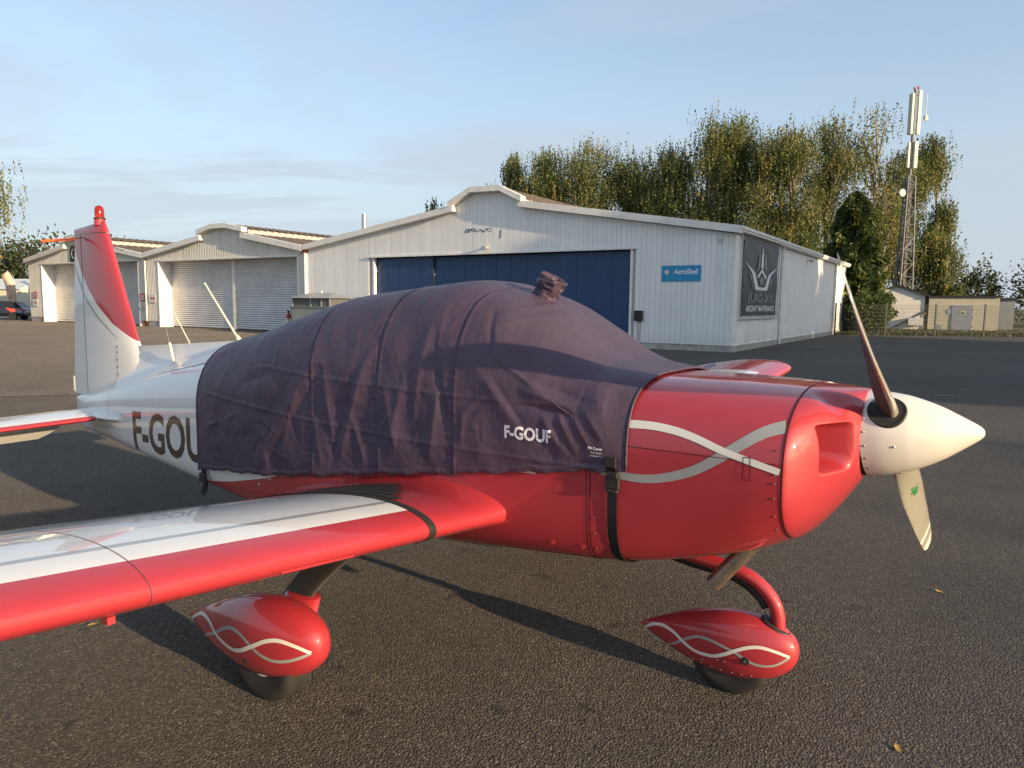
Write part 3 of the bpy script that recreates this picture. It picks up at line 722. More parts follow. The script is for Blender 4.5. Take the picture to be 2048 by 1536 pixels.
M_glass = NT('red_beacon_glass'); M_glass.set(Base_Color=(0.55, 0.03, 0.02), Roughness=0.12, Transmission_Weight=0.55); M_glass = M_glass.m
MB().lathe([(0, .046), (.05, .040)], 20).build('beacon_base', M_red, cap, True, 40).location = (bx, 0, 2.30)
MB().lathe([(0, .045), (.012, .045)], 20).build('beacon_ring', M_black, cap, True, 40).location = (bx, 0, 2.35)
MB().lathe([(0, .034), (.03, .036), (.07, .034), (.09, .026), (.098, .012), (.1, .002)], 24).build('beacon', M_glass, cap, True, 60).location = (bx, 0, 2.362)
grey_f = spline([(-5.735, 2.00), (-5.611, 1.829), (-5.475, 1.682), (-5.299, 1.56), (-5.133, 1.469), (-4.985, 1.386)], 40)
def fin_r(x, z):
    xl = finLE(z); xt = rudTE(z); t = min(.99, max(.001, (xl-x)/(xl-xt))); return lerp(.056, .040, (z-.9)/1.35)*(2.969*math.sqrt(t)-1.26*t-3.516*t*t+2.843*t**3-1.015*t**4)
for s_ in (1, -1): surf_strip('grey_stripe', grey_f, lambda t: .020*math.sin(math.pi*min(.97, .25+.72*t)), M_grey, plane, s_, .0015, fin_r)
surf_strip('panel_seam', [(-5.01+.008*i/10, 1.06+.03*i) for i in range(10)], .004, M_seamw, plane, 1, .002, fin_r)
screws('fin_screws', [((-5.0, -fin_r(-5.0, z)-.001, z), (0, -1, 0)) for z in (1.10, 1.16, 1.22, 1.28, 1.325)], .006, simple('dark_screw', (.08, .08, .08), .4, .6), plane)
MB().box((-5.86, -.004, .895), (-5.835, .004, 1.03)).build('rudder_trim_tab', M_cream, plane)
surf_strip('hinge_seam', [(-5.556, .90+.067*i) for i in range(20)], .010, M_seamw, plane, 1, .001, fin_r)
# dorsal fairing
rings = []
for x in np.linspace(-3.05, -5.02, 30):
    zr = float(np.interp(x, [-5.02, -4.74, -4.4, -3.47, -3.05], [1.40, 1.338, 1.362, 1.428, 1.46])); sp_ = fsec(float(x)); zb_ = sp_[1]-.045; yb = sp_[0]*.62
    prof = []
    for q in np.linspace(0, 1, 14): prof.append((.014+(yb-.014)*q**1.9, zr-(zr-zb_)*(1-(1-q)**1.35)))
    ring = [(x, y, z) for y, z in prof[::-1]]+[(x, -y, z) for y, z in prof]
    rings.append(ring)
MB().loft(rings, False, (False, False)).build('dorsal_fairing', M_white, plane, True, 60)
# tail plane and elevators
for side in (1, -1):
    def tail_ring(r_, c0, c1, th, z, droop=0, hx=None):
        rg = foil_ring(-5.0, -5.82, 0, th, x_from=c0, x_to=c1); out = []
        for (x, y, _) in rg:
            X, Z = x, y
            if droop: dx_ = X-hx; X, Z = hx+dx_*math.cos(droop)+0*Z, Z-abs(dx_)*math.sin(droop)
            out.append((X, -side*r_, z+Z))
        return out
    rr = list(np.linspace(.05, 1.12, 12)); zz = lambda r_: .762-.008*r_
    n = 14
    def tmf(i, j): 
        k = j if j < n else 2*n-1-j
        return 1 if k < 4 and rr[min(i, 11)] > .2 else 0
    st = MB().loft([tail_ring(r_, None, -5.44, .036, zz(r_)) for r_ in rr]+[tail_ring(1.17, -5.03, -5.44, .016, zz(1.17))], True, (True, True), 0, tmf).build('tailplane', [M_white, M_red], plane, True, 50)
    re = [.26, .30]+list(np.linspace(.36, 1.12, 9))+[1.17]
    def erg(r_):
        end = -5.82 if r_ > .34 else (-5.74 if r_ > .28 else -5.64)
        return tail_ring(r_, -5.450, end, .036 if r_ < 1.15 else .02, zz(r_), R(38), -5.45)
    MB().loft([erg(r_) for r_ in re]).build('elevator', M_white, plane, True, 50)
    # root fillet
    MB().loft([[(lerp(-4.72, -5.62, u), -side*(fus_r(max(-5.5, lerp(-4.72, -5.62, u)), .78)+.09*math.sin(math.pi*min(1, u*1.4+.05))*math.cos(a)), .775+.030*math.sin(math.pi*min(1, .12+u))*math.sin(a)) for a in [math.pi*2*k/16 for k in range(16)]] for u in np.linspace(0, 1, 16)]).build('tail_root_fillet', M_white, plane, True, 60)
MB().loft([fring(-5.53, 40), [(-5.60, y*.9, z) for (x, y, z) in fring(-5.53, 40)], [(-5.70, y*.55, lerp(.79, z, .9)) for (x, y, z) in fring(-5.53, 40)], [(-5.80, y*.15, lerp(.80, z, .6)) for (x, y, z) in fring(-5.53, 40)]]).build('tail_cone', M_white, plane, True, 60)
mb = MB(); mb.box((-5.19, -fus_r(-5.15, .735)-.006, .715), (-5.11, -fus_r(-5.15, .735)+.02, .765)); mb.build('inspection_plate', simple('beige_plate', (.42, .38, .27), .5), plane)
ring_band('panel_seam', -4.97, .004, .001, M_seamw, plane)
# antennas
def rod(name, a, b, r0, r1, mat, n=8): return MB().tube([a, b], [r0, r1], n).build(name, mat, plane, True, 50)
M_ant = simple('cream_antenna', (0.72, 0.68, 0.55), 0.45)
rod('whip_antenna', (-3.47, 0, 1.415), (-3.50, 0, 1.46), .022, .012, M_ant); rod('whip_antenna', (-3.50, 0, 1.45), (-3.86, 0, 1.825), .0085, .0065, M_ant)
rod('whip_antenna', (-4.09, .02, 1.37), (-4.34, .02, 1.66), .005, .0035, M_ant)
rod('antenna_mast', (-4.18, -.06, 1.22), (-4.235, -.06, 1.385), .011, .010, M_ant); rod('antenna_wire', (-4.235, -.06, 1.38), (-4.36, -.06, 1.765), .0018, .0014, M_steel)
rod('navigation_antenna', (-5.50, -.03, 2.21), (-5.72, -.42, 2.14), .0045, .003, M_black); rod('navigation_antenna', (-5.50, .03, 2.21), (-5.72, .42, 2.14), .0045, .003, M_black)
rod('antenna_sleeve', (-5.54, -.06, 2.20), (-5.645, -.285, 2.166), .010, .013, simple('orange_sleeve', (0.62, 0.11, 0.025), 0.6))
# registration on the rear fuselage
def conform(name, body, h, width, cx, cz, surf, side, mat, parent, off=.002, bold=.02, shear=0, slope=0.0, maxseg=.02):
    vs, fs = text_geo(body, h, width=width, bold=bold, shear=shear)
    bm = bmesh.new(); bv = [bm.verts.new((v[0], v[1], 0)) for v in vs]
    for f in fs:
        try: bm.faces.new([bv[i] for i in f])
        except ValueError: pass
    for ax, L in ((0, width), (1, h)):
        for k in np.arange(-L/2+maxseg, L/2, maxseg):
            co = (k, 0, 0) if ax == 0 else (0, k, 0); no = (1, 0, 0) if ax == 0 else (0, 1, 0)
            bmesh.ops.bisect_plane(bm, geom=bm.verts[:]+bm.edges[:]+bm.faces[:], plane_co=co, plane_no=no)
    for v in bm.verts:
        x = cx+v.co.x*side; z = cz+v.co.y+slope*v.co.x; v.co = (x, -side*(surf(x, z)+off), z)
    me = bpy.data.meshes.new(name); bm.to_mesh(me); bm.free(); me.materials.append(mat)
    return link(name, me, parent)
conform('registration_letters', 'F-GOUF', .300, 1.36, -3.775, .770, fus_r, 1, M_text_black, plane, .0015, bold=.025, slope=.06)
conform('registration_letters', 'F-GOUF', .305, 1.68, -3.655, .735, fus_r, -1, M_text_black, plane, .0015, bold=.015)

# ------------------------------------------------------------------ fabric cover
cover = empty('canopy_cover', (0.99, 3.08, 0), YAW)
tag(cover, 'crinkled dark mauve fabric cover strapped over the cockpit of the red aeroplane', 'cover')
CS = np.array([(-.285, .537, 1.413, 1.05, 3.5), (-.33, .541, 1.417, 1.05, 3.6), (-.45, .547, 1.432, 1.06, 3.8), (-.58, .550, 1.485, 1.07, 3.5), (-.69, .553, 1.56, 1.08, 3.3), (-.83, .556, 1.65, 1.09, 3.2), (-.97, .560, 1.722, 1.10, 3.2),
 (-1.15, .564, 1.772, 1.10, 3.2), (-1.28, .567, 1.806, 1.10, 3.2), (-1.42, .569, 1.796, 1.10, 3.2), (-1.61, .570, 1.775, 1.10, 3.2), (-1.98, .570, 1.738, 1.09, 3.2), (-2.38, .552, 1.652, 1.06, 3.0), (-2.84, .500, 1.535, 1.02, 2.8), (-3.34, .425, 1.432, .97, 2.5)])
HEM = [(-3.34, .615), (-3.1, .655), (-2.4, .735), (-2.0, .797), (-1.6, .862), (-1.16, .925), (-.63, 1.005), (-.285, 1.055)]
def csec(x): return [float(a) for a in smooth_interp(np.array([float(x)]), CS)]
def hem(x): return float(np.interp(x, [h[0] for h in HEM], [h[1] for h in HEM]))+.004*math.sin(x*23)+.003*math.sin(x*51)
def ridge(d, w): return math.exp(-(d/w)**2)
def seg_d(p, a, b):
    ax, az = a; bx_, bz = b; px, pz = p; dx, dz = bx_-ax, bz-az; t = max(0, min(1, ((px-ax)*dx+(pz-az)*dz)/(dx*dx+dz*dz))); ex, ez = px-ax-t*dx, pz-az-t*dz
    s = math.copysign(1, dx*ez-dz*ex); return math.hypot(ex, ez)*s, t
SEAMS_X = [-1.13, -1.60, -2.08]
FOLDS = [  # (a, b, width, height): creases on the right side in (x, z)
 ((-2.02, 1.43), (-2.58, .74), .045, .012), ((-2.00, 1.36), (-2.46, .78), .030, -.008), ((-1.66, 1.45), (-1.86, .92), .028, .016), ((-1.72, 1.38), (-1.93, .86), .022, -.010), ((-1.98, 1.36), (-1.90, .98), .022, .009),
 ((-1.30, 1.60), (-1.36, 1.14), .020, .011), ((-1.26, 1.52), (-1.16, 1.14), .022, -.014), ((-1.42, 1.36), (-1.52, .94), .030, .011), ((-1.19, 1.42), (-1.26, .97), .020, .009),
 ((-1.02, 1.66), (-.93, 1.48), .014, -.015), ((-1.00, 1.62), (-.90, 1.46), .016, .010), ((-.98, 1.50), (-.63, 1.30), .013, .009), ((-1.03, 1.44), (-.70, 1.12), .045, .014), ((-.92, 1.38), (-.72, 1.15), .022, -.010),
 ((-.78, 1.34), (-.52, 1.27), .022, .013), ((-.80, 1.28), (-.50, 1.245), .020, -.012), ((-.70, 1.36), (-.45, 1.30), .020, -.010), ((-.66, 1.24), (-.57, 1.09), .016, .010), ((-.60, 1.27), (-.50, 1.10), .014, .009), ((-.53, 1.26), (-.44, 1.13), .013, .008), ((-.47, 1.27), (-.38, 1.16), .012, .007),
 ((-2.95, 1.30), (-3.2, .85), .06, .006), ((-2.45, 1.30), (-2.75, 1.22), .04, -.010), ((-2.20, 1.20), (-2.34, .86), .03, .009), ((-1.55, 1.30), (-1.46, 1.0), .025, .008), ((-1.78, 1.16), (-1.68, .90), .02, .008), ((-2.05, 1.1), (-2.0, .84), .018, .006)]
cr_rng = np.random.default_rng(21)
SMALL = []
for _ in range(95):
    x0 = cr_rng.uniform(-3.2, -.36); z0 = cr_rng.uniform(.75, 1.66); an = cr_rng.normal(1.35, .55) if cr_rng.random() < .7 else cr_rng.normal(0, .35); L_ = cr_rng.uniform(.05, .20)
    SMALL.append(((x0, z0), (x0+L_*math.cos(an), z0+L_*math.sin(an)), cr_rng.uniform(.005, .014), cr_rng.uniform(.0015, .0052)*(1 if cr_rng.random() < .6 else -1)))
def fold_disp(X, Z):
    X = np.asarray(X, float); Z = np.asarray(Z, float); D = np.zeros_like(X)
    for k, (a, b, w, h) in enumerate(FOLDS+SMALL):
        dx, dz = b[0]-a[0], b[1]-a[1]; t = np.clip(((X-a[0])*dx+(Z-a[1])*dz)/(dx*dx+dz*dz), 0, 1); dd = np.hypot(X-a[0]-t*dx, Z-a[1]-t*dz)
        D += (.95 if k < len(FOLDS) else 1.0)*h*np.exp(-(dd/w)**1.35)*np.sin(np.pi*np.clip(t*.9+.06, 0, 1))**.6
    return D
def cover_disp(x, z, sy, t, folds=None):
    """outward displacement; t 0 at hem .. 1 at the ridge"""
    d = 0.0
    side = sstep(1.0, .62, t)
    if sy < 0: d += float(fold_disp(x, z)) if folds is None else folds
    p = Vector((x*2.2, sy*3, z*1.6)); d += .009*mnoise.noise(p)*side+.003*mnoise.noise(p*2.7)
    p2 = Vector((x*8+z*2, sy*7, z*4.0)); d += .0050*mnoise.noise(p2)*(.35+.65*float(side))
    for k in (1.31, 1.075):   # packing creases
        d += .0035*ridge(z-k-.02*math.sin(x*1.3)+.03*(x+1.3)*.6, .007)
    for sx in SEAMS_X:
        e = x-sx; d += -.006*ridge(e, .006)+.005*ridge(e-.012, .005)
        d += .0010*math.sin(z*170+sx*9)*ridge(e, .030)
    d += .003*ridge(z-hem(x)-.018, .005)-.002*ridge(z-hem(x)-.030, .004)
    return d
def build_cover():
    nx, nt2 = 360, 160; xs_ = np.linspace(-.287, -3.335, nx); V = np.zeros((nx, 2*nt2-1, 3))
    for i, x in enumerate(xs_):
        w, zt, zm, e = csec(x); zh = hem(x); half = []
        for k in range(241):
            u = k/240
            if u < .35: z = lerp(zh, zm, u/.35); y = w
            else:
                a = (u-.35)/.65*math.pi/2; y = w*max(0, math.cos(a))**(2/e); z = zm+(zt-zm)*math.sin(a)**(2/e)
            half.append((y, z))
        half = np.array(half); L_ = np.concatenate([[0], np.cumsum(np.hypot(*np.diff(half, axis=0).T))]); tt = np.linspace(0, 1, nt2)
        y = np.interp(tt*L_[-1], L_, half[:, 0]); z = np.interp(tt*L_[-1], L_, half[:, 1])
        ny = np.gradient(z); nz = -np.gradient(y); nn = np.hypot(ny, nz)+1e-9; ny /= nn; nz /= nn
        FD = fold_disp(np.full(nt2, x), z)
        for s_ in (-1, 1):
            for k in range(nt2):
                if s_ == 1 and k == nt2-1: continue
                yy, zz_, t = s_*y[k], z[k], tt[k]
                d = cover_disp(x, zz_, yy if abs(yy) > .02 else -.0, t, float(FD[k]))
                if k == nt2-1: d = .5*d
                d = max(d, -.008)
                edge = min(1, (i+1)/14, (nx-i)/14); d = d*(edge if d > 0 else edge)+.012*(.35+.65*edge)
                j = k if s_ == -1 else 2*nt2-2-k
                V[i, j] = (x, yy+s_*ny[k]*d, zz_+nz[k]*d)
    mb = MB(); mb.v = [tuple(p) for p in V.reshape(-1, 3)]; n = 2*nt2-1
    mb.f = [(i*n+j, i*n+j+1, (i+1)*n+j+1, (i+1)*n+j) for i in range(nx-1) for j in range(n-1)]; mb.m = [0]*len(mb.f)
    o = mb.build('fabric', M_cover, cover, True)
    so = o.modifiers.new('thick', 'SOLIDIFY'); so.thickness = .004; so.offset = -1
    return o
fabric = build_cover()
def cov_r(x, z):
    w, zt, zm, e = csec(x)
    return (w if z < zm else w*max(0, 1-((z-zm)/(zt-zm))**e)**(1/e))+.012+cover_disp(x, z, -w, .3)
conform('registration_letters', 'F-GOUF', .058, .232, -.727, 1.156, cov_r, 1, M_text_white, cover, .002, bold=.035, slope=.0)
conform('maker_label', 'FV Cover', .012, .062, -.412, 1.130, cov_r, 1, M_text_white, cover, .002, bold=.03, maxseg=.01)
conform('maker_label', 'Made in Belgium', .007, .048, -.408, 1.112, cov_r, 1, M_text_white, cover, .002, bold=.01, maxseg=.01)
conform('maker_label', 'www.fvcover.com', .006, .048, -.410, 1.100, cov_r, 1, M_text_white, cover, .002, bold=.01, maxseg=.01)
# edge binding
def cov_edge(x):
    w, zt, zm, e = csec(x); P = []
    for s_ in (-1, 1):
        h = []
        for k in range(40):
            u = k/39
            if u < .3: y, z = w, lerp(hem(x), zm, u/.3)
            else: a = (u-.3)/.7*math.pi/2; y, z = w*max(0, math.cos(a))**(2/e), zm+(zt-zm)*math.sin(a)**(2/e)
            h.append((x, s_*(y+.004), z+.003))
        P += h if s_ == -1 else h[::-1][1:]
    return P
MB().tube(cov_edge(-.287), .0055, 8, cap=False).build('edge_binding', M_cover, cover, True)
MB().tube(cov_edge(-3.335), .0055, 8, cap=False).build('edge_binding', M_cover, cover, True)
# A-pillar piping seams
def pipe_seam(pts): 
    P = spline(pts, 30); MB().tube([(p.x, -(cov_r(p.x, p.y)+.0005), p.y) for p in P], .0035, 6).build('piped_seam', M_cover, cover, True)
pipe_seam([(-1.03, 1.60), (-.97, 1.52), (-.80, 1.42), (-.63, 1.31), (-.52, 1.245)])
# pouch over the ventilation scoop on the windscreen
mb = MB(); rings = []
for i in range(26):
    q = i/25; rad = lerp(.060, .062, q)*(1-.10*math.sin(q*3.1)); c = Vector((-1.02+.085*q, -.02-.01*q, 1.685+.145*q)); ring = []
    for k in range(48):
        a = 2*math.pi*k/48; dv = Vector((math.cos(a), math.sin(a), q*2.2))
        w_ = 1+.22*mnoise.noise(dv*1.6)+.16*(1-2*abs(mnoise.noise(dv*3.1+Vector((4, 1, 2)))))+.05*math.sin(5*a+q*6)+.22*(1-q)**4
        tx = Vector((math.cos(a)*.95, math.sin(a)*.85, -.5*math.cos(a)))*rad*w_; ring.append(c+tx)
    rings.append(ring)
top = rings[-1]; cen = sum(top, Vector())/48
for f_, dz in ((.93, .003), (.80, -.016), (.5, -.040), (.2, -.045)): rings.append([cen+(p-cen)*f_+Vector((.5*dz, 0, dz)) for p in top])
mb.loft(rings, True, (False, True)).build('vent_pouch', M_cover, cover, True)
# straps
def strap(name, pts3, wdir, w, mat, par, th=.003):
    mb = MB(); rings = []
    for i, p in enumerate(pts3):
        p = Vector(p); d = (Vector(pts3[min(i+1, len(pts3)-1)])-Vector(pts3[max(i-1, 0)])).normalized(); wd = Vector(wdir); wd = (wd-d*wd.dot(d)).normalized(); nn = d.cross(wd)
        rings.append([p+wd*w/2+nn*th/2, p-wd*w/2+nn*th/2, p-wd*w/2-nn*th/2, p+wd*w/2-nn*th/2])
    return mb.loft(rings).build(name, mat, par)
sx = -.338
pth = [(sx-.008, -(cov_r(sx, 1.10)+.006), 1.10), (sx-.006, -(cov_r(sx, 1.065)+.006), 1.065)]
zs_ = [1.02, .97, .92, .86, .80, .75, .71]
pth += [(sx-.004, -(fus_r(sx, z)+.007), z) for i, z in enumerate(zs_)]
ring_ = fring(sx, 240); lowr = [p for p in ring_ if p[2] < .70]
lowr.sort(key=lambda p: p[1]); pth += [(sx-.004, p[1]*1.006, p[2]-.006) for p in lowr[::3]]
strap('strap', pth, (1, 0, 0), .042, M_strap, cover)
mb = MB(); mb.box((-.030, -.008, -.026), (.030, .012, .026)); mb.box((-.024, -.013, .020), (.024, .010, .045)); mb.box((-.026, -.012, -.040), (.026, .010, -.026))
b = mb.build('buckle', M_black, cover); b.location = (sx, -(fus_r(sx, 1.0)+.016), 1.0); bevel(b, .004)
mb = MB(); mb.box((-.024, -.006, -.022), (.024, .006, .022)); b = mb.build('buckle', M_black, cover); b.location = (sx-.004, -(cov_r(sx, 1.08)+.012), 1.085); bevel(b, .003)
rx = -3.27
strap('strap', [(rx, -(.435), .66), (rx, -.437, .62), (rx-.004, -.43, .57), (rx-.010, -.42, .53), (rx-.03, -.415, .485), (rx-.05, -.42, .455)], (1, .15, 0), .040, M_strap, cover)
mb = MB(); mb.box((-.028, -.010, -.03), (.028, .008, .03)); b = mb.build('buckle', M_black, cover); b.location = (rx, -.446, .575); bevel(b, .004)

# ------------------------------------------------------------------ hangars (local x to the right along the fronts, y back)
HC = (8.11, 26.88, 0.0); HANG = math.atan2(-0.537, 0.844)
def hp(a, b, z=0.0):  # hangar frame -> world ; a = metres left of the corner, b = back
    c, s_ = math.cos(HANG), math.sin(HANG); x, y = -a, b
    return (HC[0]+c*x-s_*y, HC[1]+s_*x+c*y, z)
def corrugated(mb, x0, x1, f_bot, f_top, y, amp, pitch, mi=0):
    n = max(2, int((x1-x0)/pitch*4)); vs = []
    for i in range(n+1):
        x = lerp(x0, x1, i/n); ph = (x/pitch) % 1; d = amp*(1 if ph < .5 else 0); 
        vs += [(x, y-d, f_bot(x)), (x, y-d, f_top(x))]
    return mb.add(vs, [(2*i, 2*i+2, 2*i+3, 2*i+1) for i in range(n)], mi)
def shutter(parent, x0, x1, z0, z1, y, pitch=.125):
    mb = MB(); vs = []; n = int((z1-z0)/pitch); k = 6
    for i in range(n*k+1):
        z = lerp(z0, z1, i/(n*k)); ph = (i % k)/k; d = .038*math.sin(math.pi*min(1, ph*1.25))**.7 if ph < .8 else 0.0
        vs += [(x0, y-d, z), (x1, y-d, z)]
    mb.add(vs, [(2*i, 2*i+1, 2*i+3, 2*i+2) for i in range(n*k)]); o = mb.build('roller_shutter', M_shutter, parent, True, 60)
    return o
def fascia(parent, pts, y0, y1, h, mat, name='fascia'):
    for (p, q) in zip(pts[:-1], pts[1:]):
        mb = MB(); mb.prism([p, q, (q[0], q[1]-h), (p[0], p[1]-h)], 1, y0, y1); mb.build(name, mat, parent)
def roof_sheet(parent, prof, y0, y1, pitch=.22, amp=.03):
    # prof: list of (x,z) left to right; corrugations run down the slope, i.e. wave along y
    for (p, q) in zip(prof[:-1], prof[1:]):
        n = int((y1-y0)/pitch*4); vs = []
        for i in range(n+1):
            y = lerp(y0, y1, i/n); d = amp*math.sin(2*math.pi*i/4)
            vs += [(p[0], y, p[1]+d), (q[0], y, q[1]+d)]
        MB().add(vs, [(2*i, 2*i+1, 2*i+3, 2*i+2) for i in range(n)]).build('roof_sheet', M_roof, parent, True, 80)
# ---- hangar with the blue sliding doors
hA = empty('hangar', HC, HANG); tag(hA, 'white boarded hangar with dark blue sliding doors and stepped gable', 'hangar')
WA = 22.62; DEPTH = 30.6
def gA(x):  # wall top under the fascia, x in [-WA, 0]
    a = -x
    if 9.15 < a < 12.85: return float(np.interp(a, [9.15, 10.2, 11.7, 12.85], [6.05, 6.60, 6.62, 6.08]))
    return float(np.interp(a, [0, 9.15, 12.85, WA], [4.36, 5.86, 5.86, 4.44]))
DL, DR, DZ = -17.85, -4.06, 3.92
bw = .213; nb_ = int(WA/bw)
for i in range(nb_+1):
    x0 = -WA+i*bw; x1 = min(x0+bw-.008, -.02)
    if x1 <= x0: continue
    z0 = DZ+.06 if (x1 > DL-.10 and x0 < DR+.10) else .27
    mb = MB(); y0, y1 = -.014+random.uniform(-.0015, .0015), .02
    poly = [(x0, z0), (x1, z0), (x1, gA(x1)-.02), (x0, gA(x0)-.02)]
    mb.prism(poly, 1, y0, y1); mb.build('cladding_board', M_clad, hA)
mb = MB()
poly = [(-WA, .02), (DL, .02), (DL, DZ), (DR, DZ), (DR, .02), (-.03, .02)]+[(-a, gA(-a)-.05) for a in (.03, 4.5, 9.14, 9.16, 10.2, 11.7, 12.84, 12.86, 17.7, WA)]
# backing as strips so that the opening stays open
for (x0, x1, zb0) in ((-WA, DL, .02), (DL, DR, DZ), (DR, -.03, .02)):
    xs2 = [x0]+[v for v in (-17.7, -12.86, -12.84, -11.7, -10.2, -9.16, -9.14, -4.5) if x0 < v < x1]+[x1]
    for u, v in zip(xs2[:-1], xs2[1:]): mb.prism([(u, zb0), (v, zb0), (v, gA(v)-.05), (u, gA(u)-.05)], 1, .021, .12)
mb.build('front_wall', M_backing, hA)
for (x0, x1) in ((-WA, DL-.05), (DR+.05, -.05)):
    MB().prism([(x0, 0), (x1, 0), (x1, .245), (x0, .245)], 1, .0, .14).build('plinth', M_concrete, hA)
    MB().box((x0, -.03, .245), (x1, .02, .268)).build('drip_sill', M_trim, hA)
MB().box((DL-.28, -.10, DZ-.02), (DR+.22, .0, DZ+.05)).build('door_rail', M_trim, hA)
for x in (DL, DR): MB().box((x-.05, -.02, 0), (x+.05, .16, DZ-.02)).build('door_jamb', M_trim, hA)
edges = [DL+.05, -14.2, -10.72, -7.42, DR-.05]
for k in range(4):
    yd = .20+(.10 if k in (1, 2) else 0.0); pn = MB().box((edges[k]+.01, yd+.03, .03), (edges[k+1]-.01, yd+.08, DZ-.05)).build('door_panel', M_dark, hA)
    n = 4 if k else 5; wpl = (edges[k+1]-edges[k]-.02)/n
    for i in range(n):
        x0 = edges[k]+.01+i*wpl; MB().box((x0+.006, yd, .04), (x0+wpl-.006, yd+.03, DZ-.06)).build('door_plank', M_blue, pn)
# stepped fascia boards
fascia(hA, [(.25, 4.60), (-9.22, 6.11)], -.34, -.02, .27, M_trim); fascia(hA, [(-12.72, 6.11), (-WA+.02, 4.69)], -.34, -.02, .27, M_trim)
fascia(hA, [(-9.02, 6.27), (-10.15, 6.80), (-11.72, 6.84), (-12.95, 6.27)], -.40, -.01, .24, M_trim)
# side wall
MB().box((-.12, .021, .02), (0.0, DEPTH, 4.36)).build('side_wall', M_wall, hA)
MB().box((-.02, .03, 0), (.035, DEPTH, .23)).build('plinth', M_concrete, hA)
MB().box((-.01, .0, .232), (.05, DEPTH, .252)).build('drip_sill', M_trim, hA)
MB().box((-.16, -.02, .27), (.012, .0205, 4.34)).build('corner_post', M_trim, hA)
mb = MB(); mb.prism([(.0, 4.38), (.10, 4.36), (.26, 4.40), (.28, 4.56), (.10, 4.60), (-.05, 4.60)], 1, -.30, DEPTH+.3); mb.build('eaves_gutter', M_trim, hA)
MB().prism([(.262, 4.47), (.31, 4.48), (.32, 4.57), (.285, 4.60)], 1, -.32, DEPTH+.32).build('gutter_lip', M_trim, hA)
for b in (7.4, 21.9):
    pts = [(.14, b, 4.42), (.08, b, 4.2), (.075, b, .15), (.10, b, .04)]; MB().tube(pts, .06, 12).build('downpipe', M_trim, hA, True, 60)
    for z in (.45, 1.7, 3.0, 3.9): MB().lathe([(0, .070), (.03, .070)], 12, o=(.075, b, z)).build('pipe_clip', M_galv, hA)
MB().box((-.12, DEPTH, .0), (-.02, DEPTH+.1, 4.3)).build('back_corner', M_wall, hA)
roof_sheet(hA, [(-WA-.1, 4.62), (-12.75, 6.03)], -.05, DEPTH, .35, .025); roof_sheet(hA, [(-9.25, 6.03), (.20, 4.565)], -.05, DEPTH, .35, .025)
roof_sheet(hA, [(-12.9, 6.20), (-11.7, 6.74), (-10.2, 6.74), (-9.1, 6.20)], -.05, DEPTH, .35, .025)
for x in (-12.8, -9.18): MB().box((x-.03, .1, 5.95), (x+.03, DEPTH, 6.22)).build('monitor_side', M_backing, hA)
MB().box((-WA, DEPTH-.1, 0), (0, DEPTH, 4.3)).build('back_wall', M_wall, hA)
MB().tube([(-19.5, 1.1, 4.7), (-19.5, 1.1, 6.25)], .13, 16).build('flue_pipe', M_galv, hA, True, 50)
mb = MB().box((-3.82, -.20, 1.09), (-3.50, -.016, 1.50)); b = mb.build('letter_box', M_black, hA); bevel(b, .015)
def stain(name, x0, x1, z0, z1):
    t = NT('rust_stain'); o = t.obj(); f = t.ramp(t.noise(6, 4, .7, t.map(o, scale=(3, 1, .25))), [(.42, 0.0), (.62, .7)])
    t.set(Base_Color=t.mix(f, (.58, .58, .58), (.34, .24, .14)), Roughness=.7); MB().add([(x0, -.0185, z0), (x1, -.0185, z0), (x1, -.0185, z1), (x0, -.0185, z1)], [(0, 1, 2, 3)]).build(name, t.m, hA)
stain('rust_stain', -3.76, -3.58, .30, 1.09)
mb = MB().box((-.62, -.05, 4.02), (-.50, -.016, 4.18)); mb.build('wall_vent', M_galv, hA)
mb = MB(); mb.box((-11.10, -.16, 4.14), (-10.92, -.016, 4.24)); mb.prism([(-.16, 4.14), (-.30, 4.10), (-.30, 4.22), (-.16, 4.24)], 0, -11.12, -10.90); mb.build('flood_light', M_galv, hA)
mb = MB(); mb.box((.01, 13.2, 4.10), (.20, 13.3, 4.14)); mb.prism([(13.1, 4.02), (13.4, 4.02), (13.42, 4.12), (13.08, 4.12)], 0, .14, .30); mb.build('flood_light', M_galv, hA)
# remains of old lettering on the gable
mb = MB(); x = -12.25; random.seed(3)
for k in range(13):
    w_ = random.uniform(.05, .13); h0 = random.uniform(.0, .05); hh = random.uniform(.12, .20)
    for q in range(3):
        if random.random() < .8: mb.box((x+random.uniform(0, .02), -.021, 4.86+h0+q*hh/3), (x+w_, -.0175, 4.86+h0+(q+.8)*hh/3))
    x += w_+.025
for k in range(4): mb.prism([(-10.38+.02*k, 4.55+.09*k), (-10.26+.015*k, 4.60+.085*k), (-10.30, 4.68+.09*k)], 1, -.021, -.0175)
o = mb.build('old_lettering', simple('faded_blue_paint', (.10, .12, .20), .7, var=.5, scale=20), hA)
